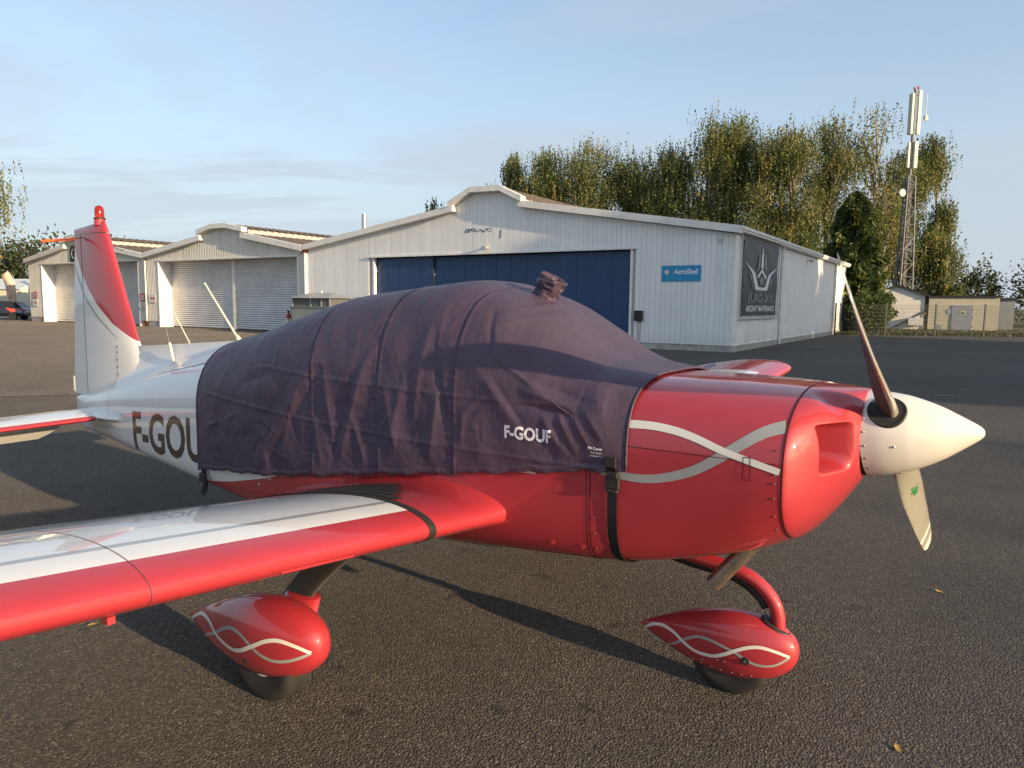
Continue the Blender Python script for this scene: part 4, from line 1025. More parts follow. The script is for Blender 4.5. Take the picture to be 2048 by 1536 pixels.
# ---- two shutter hangars
def shutter_hangar(x_r, x_l, cx_, label, mon, first):
    h = empty('hangar', HC, HANG); tag(h, label, 'hangar')
    zE, zS, zM = 4.66, 5.52, 6.12
    m0, m1, t0, t1 = mon
    def g(x):
        if m0 < x < m1: return float(np.interp(x, [m0, t0, t1, m1], [5.62, zM-.18, zM-.18, 5.62]))
        return float(np.interp(x, [x_l, m0, m1, x_r], [zE-.25, zS-.22, zS-.22, zE-.25]))
    d0, d1, dz = first
    mb = MB(); P_ = .16
    corrugated(mb, x_l+.02, d0, lambda x: .36, g, 0, .03, P_); corrugated(mb, d0, d1, lambda x: dz+.07, g, 0, .03, P_); corrugated(mb, d1, x_r-.02, lambda x: .36, g, 0, .03, P_)
    mb.build('corrugated_cladding', M_clad_b, h)
    for (a, b) in ((x_l+.02, d0-.02), (d1+.02, x_r-.02)): MB().box((a, .0, 0), (b, .3, .35)).build('plinth', M_concrete, h)
    MB().box((d0-.12, -.07, dz-.0), (d1+.12, .0, dz+.075)).build('door_lintel', M_trim, h)
    REC = .85
    MB().box((d0-.10, -.05, 0), (d0, REC, dz)).build('door_reveal', M_trim, h); MB().box((d1, -.05, 0), (d1+.10, REC, dz)).build('door_reveal', M_trim, h)
    MB().box((d0, .0, dz), (d1, REC, dz+.06)).build('door_soffit', M_trim, h)
    mid = .5*(d0+d1)
    MB().box((mid-.10, REC-.16, 0), (mid+.10, REC+.1, dz-.01)).build('centre_post', M_trim, h)
    shutter(h, d0+.01, mid-.10, .03, dz-.005, REC); shutter(h, mid+.10, d1-.01, .03, dz-.005, REC)
    MB().box((d0, REC+.03, 0), (d1, REC+.15, dz+.05)).build('back_panel', M_dark, h)
    fascia(h, [(x_r, zE), (m1-.12, zS+.03)], -.34, -.02, .30, M_trim); fascia(h, [(m0+.12, zS+.03), (x_l, zE)], -.34, -.02, .30, M_trim)
    fascia(h, [(m1+.10, 5.84), (t1, zM), (t0, zM), (m0-.10, 5.84)], -.40, -.01, .26, M_trim)
    roof_sheet(h, [(x_l, zE-.05), (m0, zS-.03)], -.05, DEPTH, .5, .05); roof_sheet(h, [(m1, zS-.03), (x_r, zE-.05)], -.05, DEPTH, .5, .05)
    roof_sheet(h, [(m0-.15, 5.78), (t0, zM-.05), (t1, zM-.05), (m1+.15, 5.78)], -.05, DEPTH, .5, .05)
    for x in (m0, m1): MB().box((x-.03, .1, zS-.1), (x+.03, DEPTH, 5.75)).build('monitor_side', M_backing, h)
    MB().box((x_l, .25, 0), (x_l+.1, DEPTH, zE-.25)).build('side_wall', M_clad_b, h)
    return h
hB = shutter_hangar(-22.70, -37.50, -29.7, 'middle cream hangar with two wide galvanised roller shutters', (-31.55, -27.55, -30.3, -29.0), (-36.15, -23.35, 4.12))
hCg = shutter_hangar(-37.56, -53.0, -45.2, 'farthest cream hangar partly hidden behind the red tail fin', (-47.2, -43.2, -46.0, -44.5), (-50.95, -38.45, 4.22))
MB().tube([(-22.66, -.08, 4.40), (-22.66, -.08, .1)], .085, 12).build('downpipe', M_trim, hB, True, 60)
MB().tube([(-22.80, -.12, 4.46), (-22.52, -.12, 4.40)], .14, 10).build('rusty_gutter_end', M_rust, hB, True, 60)
MB().tube([(-37.50, -.10, 4.2), (-37.50, -.10, .35)], .05, 10).build('downpipe', M_trim, hB, True, 60)
MB().box((-38.0, -.02, .02), (-37.55, .0, .34)).build('red_plinth_patch', M_rust, hCg)
MB().box((-51.4, -.02, .02), (-51.05, .0, .34)).build('red_plinth_patch', simple('orange_patch', (.5, .12, .05), .7), hCg)
MB().tube([(-49.5, 3.0, 5.0), (-49.5, 3.0, 6.75)], .14, 12).build('flue_pipe', M_galv, hCg, True, 50)
MB().box((-49.75, 2.75, 6.72), (-49.25, 3.25, 6.76)).build('flue_cap', M_galv, hCg)
mb = MB(); mb.box((-23.15, -.22, 4.28), (-22.95, -.03, 4.36)); mb.build('wall_lamp', M_trim, hB)
M_sign_red = simple('red_sign', (.50, .05, .05), .5); M_sign_w = simple('white_sign', (.75, .74, .72), .5); M_sign_k = simple('black_sign', (.02, .022, .025), .4)
def wall_sign(name, a, z0, w_, h_, mat, label, mark=None, y=-.06):
    o = MB().box((-w_/2, -.02, 0), (w_/2, .0, h_)).build(name, mat); o.location = hp(a, y, z0); o.rotation_euler = (0, 0, HANG); tag(o, label, 'sign')
    return o
def sign_bar(par, pts, mat, y=-.0215):
    mb = MB(); mb.add([(x, y, z) for x, z in pts], [tuple(range(len(pts)))]); mb.build('sign_mark', mat, par)
def no_entry(par, w_, h_, mat):
    for k in range(4): sign_bar(par, [(-w_*.38, h_*(.18+.18*k)), (w_*.38, h_*(.18+.18*k)), (w_*.38, h_*(.26+.18*k)), (-w_*.38, h_*(.26+.18*k))], mat)
s1 = wall_sign('notice_sign', 37.95, 1.62, .55, .50, M_sign_red, 'red notice sign on the wall left of the middle hangar doors'); no_entry(s1, .55, .5, M_sign_w)
s2 = wall_sign('arrow_sign', 36.85, 1.55, .75, .52, M_sign_w, 'white sign with red double arrow beside the middle hangar doors')
sign_bar(s2, [(-.26, .26), (-.10, .40), (-.10, .30), (.10, .30), (.10, .40), (.26, .26), (.10, .12), (.10, .22), (-.10, .22), (-.10, .12)], M_sign_red)
s3 = wall_sign('notice_sign', 52.1, 1.75, .55, .48, M_sign_red, 'red notice sign on the far left end of the hangar row'); no_entry(s3, .55, .48, M_sign_w)
s4 = wall_sign('arrow_sign', 52.1, 1.15, .75, .50, M_sign_w, 'white sign with red arrow below the red notice at the far left')
sign_bar(s4, [(-.26, .25), (-.10, .38), (-.10, .29), (.10, .29), (.10, .38), (.26, .25), (.10, .12), (.10, .21), (-.10, .21), (-.10, .12)], M_sign_red)
s5 = wall_sign('meter_box', 38.05, 1.06, .35, .22, M_galv, 'small grey meter box under the red notice sign')
s6 = wall_sign('round_emblem_sign', 46.15, 4.30, 1.15, 1.15, M_sign_k, 'black square sign with pale ring above the farthest hangar door')
mb = MB(); mb.lathe([(0, .34), (.004, .34), (.004, .28), (0, .28)], 28, axis='y', cap=(False, False)); o = mb.build('emblem_ring', M_sign_w, s6); o.location = (0, -.027, .57)
# AeroShell sign
sA = MB().box((-.77, -.012, -.30), (.77, .012, .30)).build('lubricant_sign', simple('cyan_sign', (.010, .27, .50), .4, var=.06)); sA.location = hp(2.01, -.034, 2.93); sA.rotation_euler = (0, 0, HANG)
tag(sA, 'blue sign lettered AeroShell on the white boarded hangar front', 'sign')
def put_text(par, body, h, width, x, z, mat, bold=.0, shear=0., y=-.015, name='lettering'):
    vs, fs = text_geo(body, h, width=width, bold=bold, shear=shear); mb = MB(); mb.add([(v[0]+x, y, v[1]+z) for v in vs], fs); return mb.build(name, mat, par)
put_text(sA, 'AeroShell', .20, .98, .18, .07, M_text_white, .02, .25)
pec = [(math.cos(a)*.085*(1+.06*abs(math.sin(4*a))), math.sin(a)*.085) for a in np.linspace(R(-40), R(220), 26)]+[(-.05, -.095), (.05, -.095)]
MB().add([(x-.56, -.015, z+.06) for x, z in pec], [tuple(range(len(pec)))]).build('shell_emblem', simple('pale_emblem', (.75, .60, .56), .5), sA)
# EURO-SKY banner on the side wall: frame and laced banner
bn = empty('banner', hp(0, 3.65, 2.82), HANG+R(90)); tag(bn, 'dark hanging banner lettered EURO-SKY aircraft maintenance laced in a pipe frame on the side wall', 'banner')
# local x runs back along the wall, y = into the wall is +y?  (rotated +90: local x -> hangar y, local y -> hangar -x)
BW, BH = 5.55, 2.95
yo = -.08
M_banner = simple('banner_vinyl', (.022, .025, .030), .45, var=.15, scale=3)
nx_, nz_ = 14, 20; vs = []
for i in range(nx_+1):
    for k in range(nz_+1): vs.append((-BW/2+BW*i/nx_, yo+.012*math.sin(i*1.3+k*.6), -BH/2+BH*k/nz_))
MB().add(vs, [(i*(nz_+1)+k, (i+1)*(nz_+1)+k, (i+1)*(nz_+1)+k+1, i*(nz_+1)+k+1) for i in range(nx_) for k in range(nz_)]).build('banner_sheet', M_banner, bn, True)
fw_ = BW/2+.25; fh_ = BH/2+.13
for (a, b) in (((-fw_, -fh_), (fw_, -fh_)), ((-fw_, fh_), (fw_, fh_)), ((-fw_, -fh_), (-fw_, fh_)), ((fw_, -fh_), (fw_, fh_))):
    MB().tube([(a[0], yo, a[1]), (b[0], yo, b[1])], .028, 8).build('frame_tube', M_galv, bn, True, 50)
mb = MB()
for k in range(14):
    z = -BH/2+.1+k*(BH-.2)/13
    for s_ in (-1, 1): mb.tube([(s_*BW/2, yo-.01, z), (s_*fw_, yo-.01, z+.05)], .008, 5)
for k in range(24):
    x = -BW/2+.1+k*(BW-.2)/23
    for s_ in (-1, 1): mb.tube([(x, yo-.01, s_*BH/2), (x+.1, yo-.01, s_*fh_)], .012, 5)
mb.build('lacing', M_sign_w, bn)
M_bw = simple('banner_white', (.70, .71, .72), .5); M_bg = simple('banner_grey', (.20, .205, .21), .5)
def bpoly(pts, mat, y=yo-.022, name='banner_emblem'):
    MB().add([((u-.5)*BW, y, (.5-v)*BH) for u, v in pts], [tuple(range(len(pts)))]).build(name, mat, bn)
for s_ in (0, 1):
    mir = (lambda P: [(1-u, v) for u, v in P]) if s_ else (lambda P: P)
    bpoly(mir([(.02, .30), (.22, .43), (.33, .655), (.50, .655), (.50, .615), (.40, .61), (.33, .47), (.29, .42)]), M_bw)
    bpoly(mir([(.36, .47), (.50, .36), (.50, .41), (.42, .47), (.42, .50)]), M_bw)
    bpoly(mir([(.13, .44), (.21, .48), (.28, .60), (.20, .53)]), M_bg); bpoly(mir([(.18, .54), (.25, .60), (.29, .65), (.23, .61)]), M_bg)
    bpoly(mir([(.40, .18), (.44, .16), (.44, .34), (.36, .40), (.38, .30)]), M_bg); bpoly(mir([(.43, .52), (.50, .46), (.50, .58), (.45, .57)]), M_bg)
bpoly([(.50, .07), (.53, .20), (.535, .34), (.50, .37), (.465, .34), (.47, .20)], M_bw, yo-.024)
def btext(body, h, w_, v, mat, bold, sh=0.):
    vs2, fs2 = text_geo(body, h, width=w_, bold=bold, shear=sh); MB().add([(p[0], yo-.024, p[1]+(.5-v)*BH) for p in vs2], fs2).build('lettering', mat, bn)
btext('EURO-SKY', .36, 4.0, .765, M_bg, .03, .1); btext('AIRCRAFT MAINTENANCE', .24, 4.6, .905, M_bw, .03, .1)

# ------------------------------------------------------------------ things in front of the hangars
M_kiosk = simple('green_grey_metal', (.26, .30, .27), .5, .2, var=.2, scale=2)
kio = empty('generator_housing', hp(20.15, -1.3), HANG); tag(kio, 'grey-green metal housing with louvred top standing before the shutter hangar', 'housing')
KW, KD = 2.7, 1.5
b = MB().box((-KW/2, -KD/2, .1), (KW/2, KD/2, 1.42)).build('body', M_kiosk, kio); bevel(b, .02)
MB().box((-KW/2-.05, -KD/2-.05, 1.42), (KW/2+.05, KD/2+.05, 1.47)).build('ledge', M_kiosk, kio)
MB().box((-KW/2+.05, -KD/2+.05, 1.47), (KW/2-.05, KD/2-.05, 1.88)).build('vent_core', M_dark, kio)
for i in range(9):
    z = 1.49+.043*i
    for yy in (-KD/2+.02,): MB().prism([(yy, z), (yy+.05, z+.035), (yy+.055, z+.03), (yy+.01, z-.008)], 0, -KW/2+.03, KW/2-.03).build('louvre', M_galv, kio)
    MB().prism([(KW/2-.02, z), (KW/2-.07, z+.035), (KW/2-.075, z+.03), (KW/2-.03, z-.008)], 1, -KD/2+.03, KD/2-.03).build('louvre', M_galv, kio)
for x in (-KW/2+.03, 0, KW/2-.6, KW/2-.03): MB().box((x-.025, -KD/2-.0, 1.47), (x+.025, -KD/2+.03, 1.88)).build('mullion', M_galv, kio)
e = .15; mb = MB(); mb.add([(-KW/2-e, -KD/2-e, 1.88), (KW/2+e, -KD/2-e, 1.88), (KW/2+e, KD/2+e, 1.88), (-KW/2-e, KD/2+e, 1.88), (-KW/2+.6, 0, 2.16), (KW/2-.6, 0, 2.16)], [(0, 1, 5, 4), (1, 2, 5), (2, 3, 4, 5), (3, 0, 4), (0, 3, 2, 1)]); mb.build('hipped_roof', M_galv, kio)
MB().tube([(0, 0, 2.14), (0, 0, 2.26)], .03, 8).build('lifting_eye', M_galv, kio)
ext = empty('fire_extinguisher', hp(22.15, -1.7), HANG); tag(ext, 'red wheeled fire extinguisher beside the grey-green housing', 'fire extinguisher')
M_ered = simple('extinguisher_red', (.40, .03, .03), .35, coat=.4)
MB().lathe([(.16, .10), (.2, .15), (.95, .15), (1.05, .12), (1.10, .05), (1.16, .045)], 20).build('cylinder', M_ered, ext, True, 50)
MB().lathe([(.62, .152), (.82, .152)], 20, cap=(False, False)).build('paper_label', M_sign_w, ext, True)
MB().lathe([(1.14, .02), (1.16, .07), (1.22, .07), (1.24, .02)], 12).build('valve', M_black, ext, True, 40)
MB().tube([(0, -.05, 1.2), (.14, -.16, 1.30), (.20, -.2, 1.05), (.17, -.2, .55), (.12, -.18, .4)], .018, 8).build('hose', M_black, ext, True, 60)
MB().tube([(-.02, .15, 1.0), (-.02, .22, 1.38), (-.16, .22, 1.44)], .016, 8).build('handle', M_black, ext, True, 60)
for s_ in (-1, 1):
    w_ = MB().lathe([(-.025, .06), (-.025, .15), (.025, .15), (.025, .06)], 20, o=(0, 0, 0)); w_.xf(Matrix.Rotation(R(90), 4, 'Y')); o = w_.build('wheel', M_black, ext, True, 40); o.location = (s_*.21, .10, .15)

# ------------------------------------------------------------------ right background
M_hut = simple('hut_render', (.78, .75, .69), .8, var=.08); M_tile = simple('dark_tiles', (.035, .035, .038), .8, var=.3)
hut = empty('gabled_hut', (29.6, 56.5, 0), R(-24)); tag(hut, 'small white gabled hut with dark roof behind the mesh fence', 'hut')
MB().prism([(-2.1, 0), (2.0, 0), (2.0, 2.72), (0.1, 3.42), (-2.1, 2.72)], 1, 0, 4.5).build('wall', M_hut, hut)
for (p, q) in (((.1, 3.52), (2.25, 2.72)), ((.1, 3.52), (-2.3, 2.72))): MB().prism([p, q, (q[0], q[1]-.10), (p[0], p[1]-.10)], 1, -.25, 4.7).build('roof', M_tile, hut)
MB().box((-1.85, -.14, 1.72), (-.55, -.0, 2.55)).build('window_shutter', M_galv, hut); MB().box((-1.75, -.16, 1.8), (-.65, -.14, 2.47)).build('window', simple('hut_window', (.10, .11, .12), .2), hut)
MB().box((.95, -.45, .42), (1.85, 0, .98)).build('wall_unit', M_sign_w, hut)
MB().tube([(-.35, -.08, .05), (2.0, -.08, 1.45)], .05, 6).build('leaning_pole', M_tile, hut); MB().tube([(-.35, -.08, .05), (-1.2, -.08, .5)], .05, 6).build('leaning_pole', M_tile, hut)
def block_mat():
    t = NT('beige_blockwork'); o = t.obj(); br = t.n('TexBrick', Scale=1.0); br.inputs['Brick Width'].default_value = .42; br.inputs['Row Height'].default_value = .16; br.inputs['Mortar Size'].default_value = .012
    br.inputs['Color1'].default_value = (.66, .60, .46, 1); br.inputs['Color2'].default_value = (.60, .55, .42, 1); br.inputs['Mortar'].default_value = (.42, .39, .32, 1)
    sp = t.n('SeparateXYZ'); t.l(o, sp.inputs[0]); cb = t.n('CombineXYZ'); t.l(t.math('ADD', sp.outputs['X'], sp.outputs['Y']), cb.inputs[0]); t.l(sp.outputs['Z'], cb.inputs[1]); t.l(cb.outputs[0], br.inputs['Vector'])
    t.set(Base_Color=br.outputs[0], Roughness=.9); return t.m
sub = empty('brick_substation', (33.65, 54.4, 0), R(-27)); tag(sub, 'low beige blockwork substation with grey steel door and flat roof', 'substation')
MB().box((-2.3, 0, 0), (2.2, 3.2, 2.56)).build('wall', block_mat(), sub); MB().box((-2.4, -.12, 2.56), (2.3, 3.35, 2.68)).build('flat_roof', M_tile, sub)
d_ = MB().box((-.75, -.05, .08), (.55, .02, 1.98)).build('steel_door', simple('grey_door', (.33, .36, .40), .5), sub)
for z in (.35, 1.0, 1.6): MB().box((.56, -.06, z), (.62, .0, z+.12)).build('hinge', M_galv, d_)
MB().box((-.22, -.06, 1.25), (.10, -.052, 1.60)).build('warning_plate', simple('pale_plate', (.62, .60, .40), .5), d_)
mb = MB(); mb.add([(-.18, -.064, 1.32), (.06, -.064, 1.32), (-.06, -.064, 1.53)], [(0, 1, 2)]); mb.build('warning_triangle', simple('dark_mark', (.05, .05, .05), .5), d_)
MB().box((-1.05, -.03, 1.30), (-.62, .0, 1.66)).build('blue_notice', simple('pale_blue_sign', (.36, .46, .60), .5), sub)
MB().box((-1.75, -.02, .18), (-1.35, .0, .50)).build('vent_grille', M_galv, sub)
cab = empty('grey_cabinet', (38.6, 57.3, 0), R(-28)); tag(cab, 'grey steel cabinet with black roof right of the beige substation', 'cabinet')
MB().box((-.72, 0, .1), (.68, 1.2, 2.40)).build('body', simple('cabinet_grey', (.30, .32, .35), .5), cab); MB().box((-.85, -.1, 2.40), (.8, 1.35, 2.60)).build('roof', M_tile, cab); MB().box((-.80, -.12, 1.0), (-.66, 0, 1.3)).build('handle_box', M_black, cab)
# mesh fence
M_fence = simple('green_black_fence', (.018, .026, .022), .5)
fence = empty('mesh_fence', (20.4, 44.9, 0)); tag(fence, 'dark green welded mesh fence with posts along the edge of the apron', 'fence')
fp = [(-.6, -.2), (2.6, .0), (5.75, .15), (8.85, .25), (12.0, .3), (15.2, .3), (18.4, .3), (21.6, .3)]
for (x, y) in fp:
    MB().box((x-.035, y-.035, 0), (x+.035, y+.035, 2.0)).build('fence_post', M_fence, fence)
for (p, q) in zip(fp[:-1], fp[1:]):
    mb = MB(); n = 40
    for i in range(1, n): x, y = lerp(p[0], q[0], i/n), lerp(p[1], q[1], i/n); mb.box((x-.004, y-.004, .05), (x+.004, y+.004, 1.92))
    for k in range(9): z = .06+k*.23; mb.add([(p[0], p[1]-.006, z-.005), (q[0], q[1]-.006, z-.005), (q[0], q[1]-.006, z+.005), (p[0], p[1]-.006, z+.005)], [(0, 1, 2, 3)])
    mb.build('mesh_panel', M_fence, fence)
# latticed radio mast
M_mast = simple('dull_mast_steel', (.17, .18, .19), .6, .3, var=.2)
mast = empty('radio_mast', (31.9, 60.0, -1.0), R(20)); tag(mast, 'tall latticed steel radio mast with pale panel antennas among the birches', 'radio mast')
def tri(z, s): return [Vector((s*math.cos(R(90+120*k)), s*math.sin(R(90+120*k)), z)) for k in range(3)]
def ms(z): return float(np.interp(z, [0, 13.3], [.95, .42]))
for k in range(3): MB().tube([tri(0, ms(0))[k], tri(13.3, ms(13.3))[k]], .075, 8).build('leg', M_mast, mast, True, 50)
mb = MB(); zz = 0; i = 0
while zz < 13.0:
    z2 = zz+1.05; A_, B_ = tri(zz, ms(zz)), tri(min(z2, 13.3), ms(min(z2, 13.3)))
    for k in range(3):
        mb.tube([A_[k], B_[(k+1) % 3]] if i % 2 else [A_[(k+1) % 3], B_[k]], .034, 5); mb.tube([B_[k], B_[(k+1) % 3]], .028, 5)
    zz = z2; i += 1
mb.build('lattice_bracing', M_mast, mast)
MB().box((-.10, -.12, .2), (.22, .10, 12.9)).build('cable_ladder', M_black, mast)
MB().tube([(0, 0, 12.2), (0, 0, 20.0)], .11, 12).build('pole', M_mast, mast, True, 50)
M_panel = simple('cream_antenna_panel', (.62, .60, .48), .5)
for k, (dx, dy, z0, z1, w_) in enumerate([(.28, -.2, 16.5, 19.95, .17), (-.36, -.12, 16.5, 19.7, .12), (.02, .38, 16.6, 19.8, .16), (.22, -.2, 13.9, 16.0, .18), (-.42, -.1, 13.9, 15.9, .11)]):
    o = MB().box((dx-w_, dy-.09, z0), (dx+w_, dy+.09, z1)).build('panel_antenna', M_panel, mast); bevel(o, .04)
    for z in (z0+.4, z1-.4): MB().tube([(0, 0, z), (dx, dy, z)], .03, 6).build('bracket', M_galv, mast)
MB().tube([(.1, 0, 17.6), (1.15, -.1, 17.75)], .025, 6).build('side_arm', M_galv, mast); MB().tube([(1.15, -.1, 17.7), (1.15, -.1, 19.8)], .03, 6).build('whip', M_panel, mast); MB().box((1.02, -.2, 17.75), (1.28, 0, 18.1)).build('radio_box', M_panel, mast)
for (dx, z) in ((-.1, 20.0), (.28, 20.1)): MB().lathe([(0, .06), (.05, .1), (.16, .09), (.22, .02)], 12, o=(dx, 0, z)).build('warning_light', simple('mast_lamp', (.5, .12, .08), .4), mast, True, 50)
MB().lathe([(0, .30), (.15, .28), (.2, .05)], 16, o=(0, 0, 0), axis='y').build('dish', M_panel, mast, True, 50).location = (-.95, -.3, 11.9)
MB().tube([(-.3, 0, 11.9), (-.95, -.2, 11.9)], .03, 6).build('bracket', M_galv, mast)

# ------------------------------------------------------------------ trees
def mesh_leaves(name, P, Nn, size, tint, mat, parent, elong=1.5):
    """P (n,3) leaf centres, Nn direction vectors; one diamond quad each"""
    n = len(P); a = rng.normal(size=(n, 3)); d = Nn/np.linalg.norm(Nn, axis=1, keepdims=True); a -= d*(a*d).sum(1, keepdims=True); a /= np.linalg.norm(a, axis=1, keepdims=True)
    s = size[:, None]; V = np.stack([P-d*s*elong*.5, P+a*s*.45, P+d*s*elong*.5, P-a*s*.45], 1).reshape(-1, 3)
    me = bpy.data.meshes.new(name); me.vertices.add(4*n); me.vertices.foreach_set('co', V.ravel().astype(np.float32)); me.loops.add(4*n); me.loops.foreach_set('vertex_index', np.arange(4*n, dtype=np.int32))
    me.polygons.add(n); me.polygons.foreach_set('loop_start', np.arange(0, 4*n, 4, dtype=np.int32)); me.polygons.foreach_set('loop_total', np.full(n, 4, dtype=np.int32))
    at = me.attributes.new('tint', 'FLOAT', 'FACE'); at.data.foreach_set('value', tint.astype(np.float32)); me.materials.append(mat); me.update(); me.validate()
    return link(name, me, parent)
def birch(loc, height, rad, label, group, nclump=95, leaf=.15, cat='tree', base=.22, strands=9, droop=1.0, yellow=.08, name='birch_tree', mat=None, lean=0.0):
    t = empty(name, (loc[0], loc[1], 0)); tag(t, label, cat, group)
    mb = MB(); bend = rng.normal(0, .03*height, 2); hs = np.linspace(0, 1, 8)
    tp = [(bend[0]*h*h*.5+lean*height*h, bend[1]*h*h*.5, height*.93*h) for h in hs]; mb.tube(tp, [max(.02, height*.011*(1-.93*h)) for h in hs], 8)
    ph0, ph1 = rng.random(2)*6.28
    P, D, Sz, Ti = [], [], [], []
    subs = [(0.0, 0.0, .90, .26, .10)]
    for k in range(11):
        h = base+.12+(.80-base)*rng.random()**.8; ang = ph0+k*2.4+rng.normal(0, .4); rr = rad*(.25+.75*rng.random())*(1.12-.75*h)
        subs.append((rr*math.cos(ang), rr*math.sin(ang), h, .26+.20*rng.random(), .07+.07*rng.random()))
    wts = np.array([q[3]**2*q[4] for q in subs]); wts /= wts.sum(); pick = rng.choice(len(subs), nclump, p=wts)
    for q in subs[1:]:
        hb = max(.12, q[2]-.22); ib = min(7, int(hb*7)); mb.tube([(tp[ib][0], tp[ib][1], height*hb), (tp[ib][0]*.5+q[0]*.6, tp[ib][1]*.5+q[1]*.6, height*(hb*.4+q[2]*.6)), (tp[ib][0]+q[0], tp[ib][1]+q[1], height*(q[2]+q[4]*.5))], [height*.0075, height*.0050, .025], 6)
    for k in range(nclump):
        q_ = subs[pick[k]]; dv = rng.normal(size=3); dv /= np.linalg.norm(dv); dv *= rng.random()**.42
        h = min(1.0, max(.04, q_[2]+dv[2]*q_[4])); ib = min(7, int(h*7)); c = np.array([tp[ib][0]+q_[0]+dv[0]*q_[3]*rad*1.15, tp[ib][1]+q_[1]+dv[1]*q_[3]*rad*1.15, height*h])
        if k % 3 == 0:
            hb = max(.1, h-.16-.1*rng.random()); ib = min(7, int(hb*7)); m_ = ((tp[ib][0]*.4+c[0]*.6), (tp[ib][1]*.4+c[1]*.6), height*(hb*.3+h*.7)+.2); mb.tube([(tp[ib][0], tp[ib][1], height*hb), m_, tuple(c)], [height*.004, height*.0028, .012], 5)
        cl_t = rng.beta(2, 3.2) if rng.random() > yellow else .9+.1*rng.random()
        cs = rad*.17*(.6+.8*rng.random())
        for q in range(strands):
            o = c+rng.normal(0, cs, 3)*np.array([1, 1, .55]); L_ = (.5+1.0*rng.random())*droop*height*.085; m_ = int(5+6*rng.random()); sw = rng.normal(0, .10, 2)
            u = np.linspace(0, 1, m_)[:, None]; pts_ = o+np.concatenate([sw[0]*u*L_+rng.normal(0, .05, (m_, 1)), sw[1]*u*L_+rng.normal(0, .05, (m_, 1)), -u*L_], 1)
            P.append(pts_); dd = rng.normal(0, .55, (m_, 3)); dd[:, 2] -= .9*droop; D.append(dd); Sz.append(leaf*(.55+1.0*rng.random(m_)**1.6)); Ti.append(np.clip(cl_t+rng.normal(0, .12, m_), 0, 1))
    mb.build('trunk', M_bark, t, True, 60)
    mesh_leaves('crown', np.concatenate(P), np.concatenate(D), np.concatenate(Sz), np.concatenate(Ti), mat or M_birch, t)
    return t
ROW = [  # (pixel column, depth, top row, radius)
 (1022, 84, 312, 1.9, 'small rounded birch at the left end of the tree row'), (1085, 80, 296, 2.6, 'second birch from the left end of the tree row'), (1165, 78, 284, 3.4, 'rounded yellowish birch over the hangar roof ridge'),
 (1250, 77, 303, 2.8, 'lower birch right of the rounded yellowish one'), (1325, 74, 285, 2.8, 'slender birch left of the tall pair over the hangar roof'), (1405, 72, 240, 3.1, 'tall birch, left of the twin-topped pair over the hangar'),
 (1452, 73, 245, 2.6, 'tall birch, right of the twin-topped pair over the hangar'), (1512, 70, 282, 2.7, 'birch between the tall pair and the broad right-hand clump'), (1568, 69, 268, 2.9, 'full birch above the banner corner of the hangar'),
 (1638, 66, 236, 3.1, 'tall broad birch left of the tallest one'), (1735, 65, 222, 3.6, 'tallest birch of the row just left of the radio mast'), (1790, 68, 285, 2.3, 'birch directly behind the radio mast on its left'), (1853, 67, 285, 1.75, 'loose birch at the right end of the row right of the radio mast')]
for (px, dep, py, rad, lab) in ROW:
    dep += 7 if px > 1600 else 2
    X = (px-1024)/FPX*dep; H_ = CAM_H+(608+.011*(px-1024)-py)/FPX*dep
    birch((X, dep), H_, rad*1.36, lab, 'birches in a row behind the hangar', nclump=235, leaf=.145, strands=14, base=.12 if px > 1600 else .25, yellow=.03 if px < 1500 else .06)
birch(((872-1024)/FPX*95, 95), 15.2, 2.6, 'small tree top peeping over the left roof slope of the boarded hangar', None, 60, .22, yellow=.0)
birch(((1880-1024)/FPX*72, 72), 8.5, 1.5, 'low drooping birch beside the white gabled hut', None, 60, .17, base=.1)
birch((-39.7, 52.0), 12.4, 4.0, 'hanging birch branches at the left edge above the parked car', None, 260, .13, base=.34, droop=1.6, yellow=.2, strands=18)
# dark conical evergreen with hedge at its foot
def evergreen(loc, height, rad, label, n=9000):
    t = empty('evergreen_tree', (loc[0], loc[1], 0)); tag(t, label, 'tree'); MB().tube([(0, 0, 0), (0, 0, height*.9)], [.22, .03], 8).build('trunk', M_bark_d, t, True)
    h = rng.random(n)**1.15; ang = rng.random(n)*2*np.pi; lob = 1+.24*np.sin(ang*4+h*19)+.18*np.sin(ang*7-h*27); r_ = rad*(1-h)**.52*np.minimum(1, h*6+.6)*lob*(.55+.45*rng.random(n)**.35)
    P = np.stack([r_*np.cos(ang), r_*np.sin(ang), .25+h*(height-.25)], 1); D = np.stack([np.cos(ang), np.sin(ang), .5*rng.normal(size=n)-.25], 1)+rng.normal(0, .35, (n, 3))
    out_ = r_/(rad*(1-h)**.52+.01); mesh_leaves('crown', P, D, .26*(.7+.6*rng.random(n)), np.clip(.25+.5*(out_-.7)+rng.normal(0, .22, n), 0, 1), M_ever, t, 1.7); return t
evergreen((23.35, 50.6), 9.5, 2.3, 'dark green conical evergreen at the far corner of the boarded hangar', 15000)
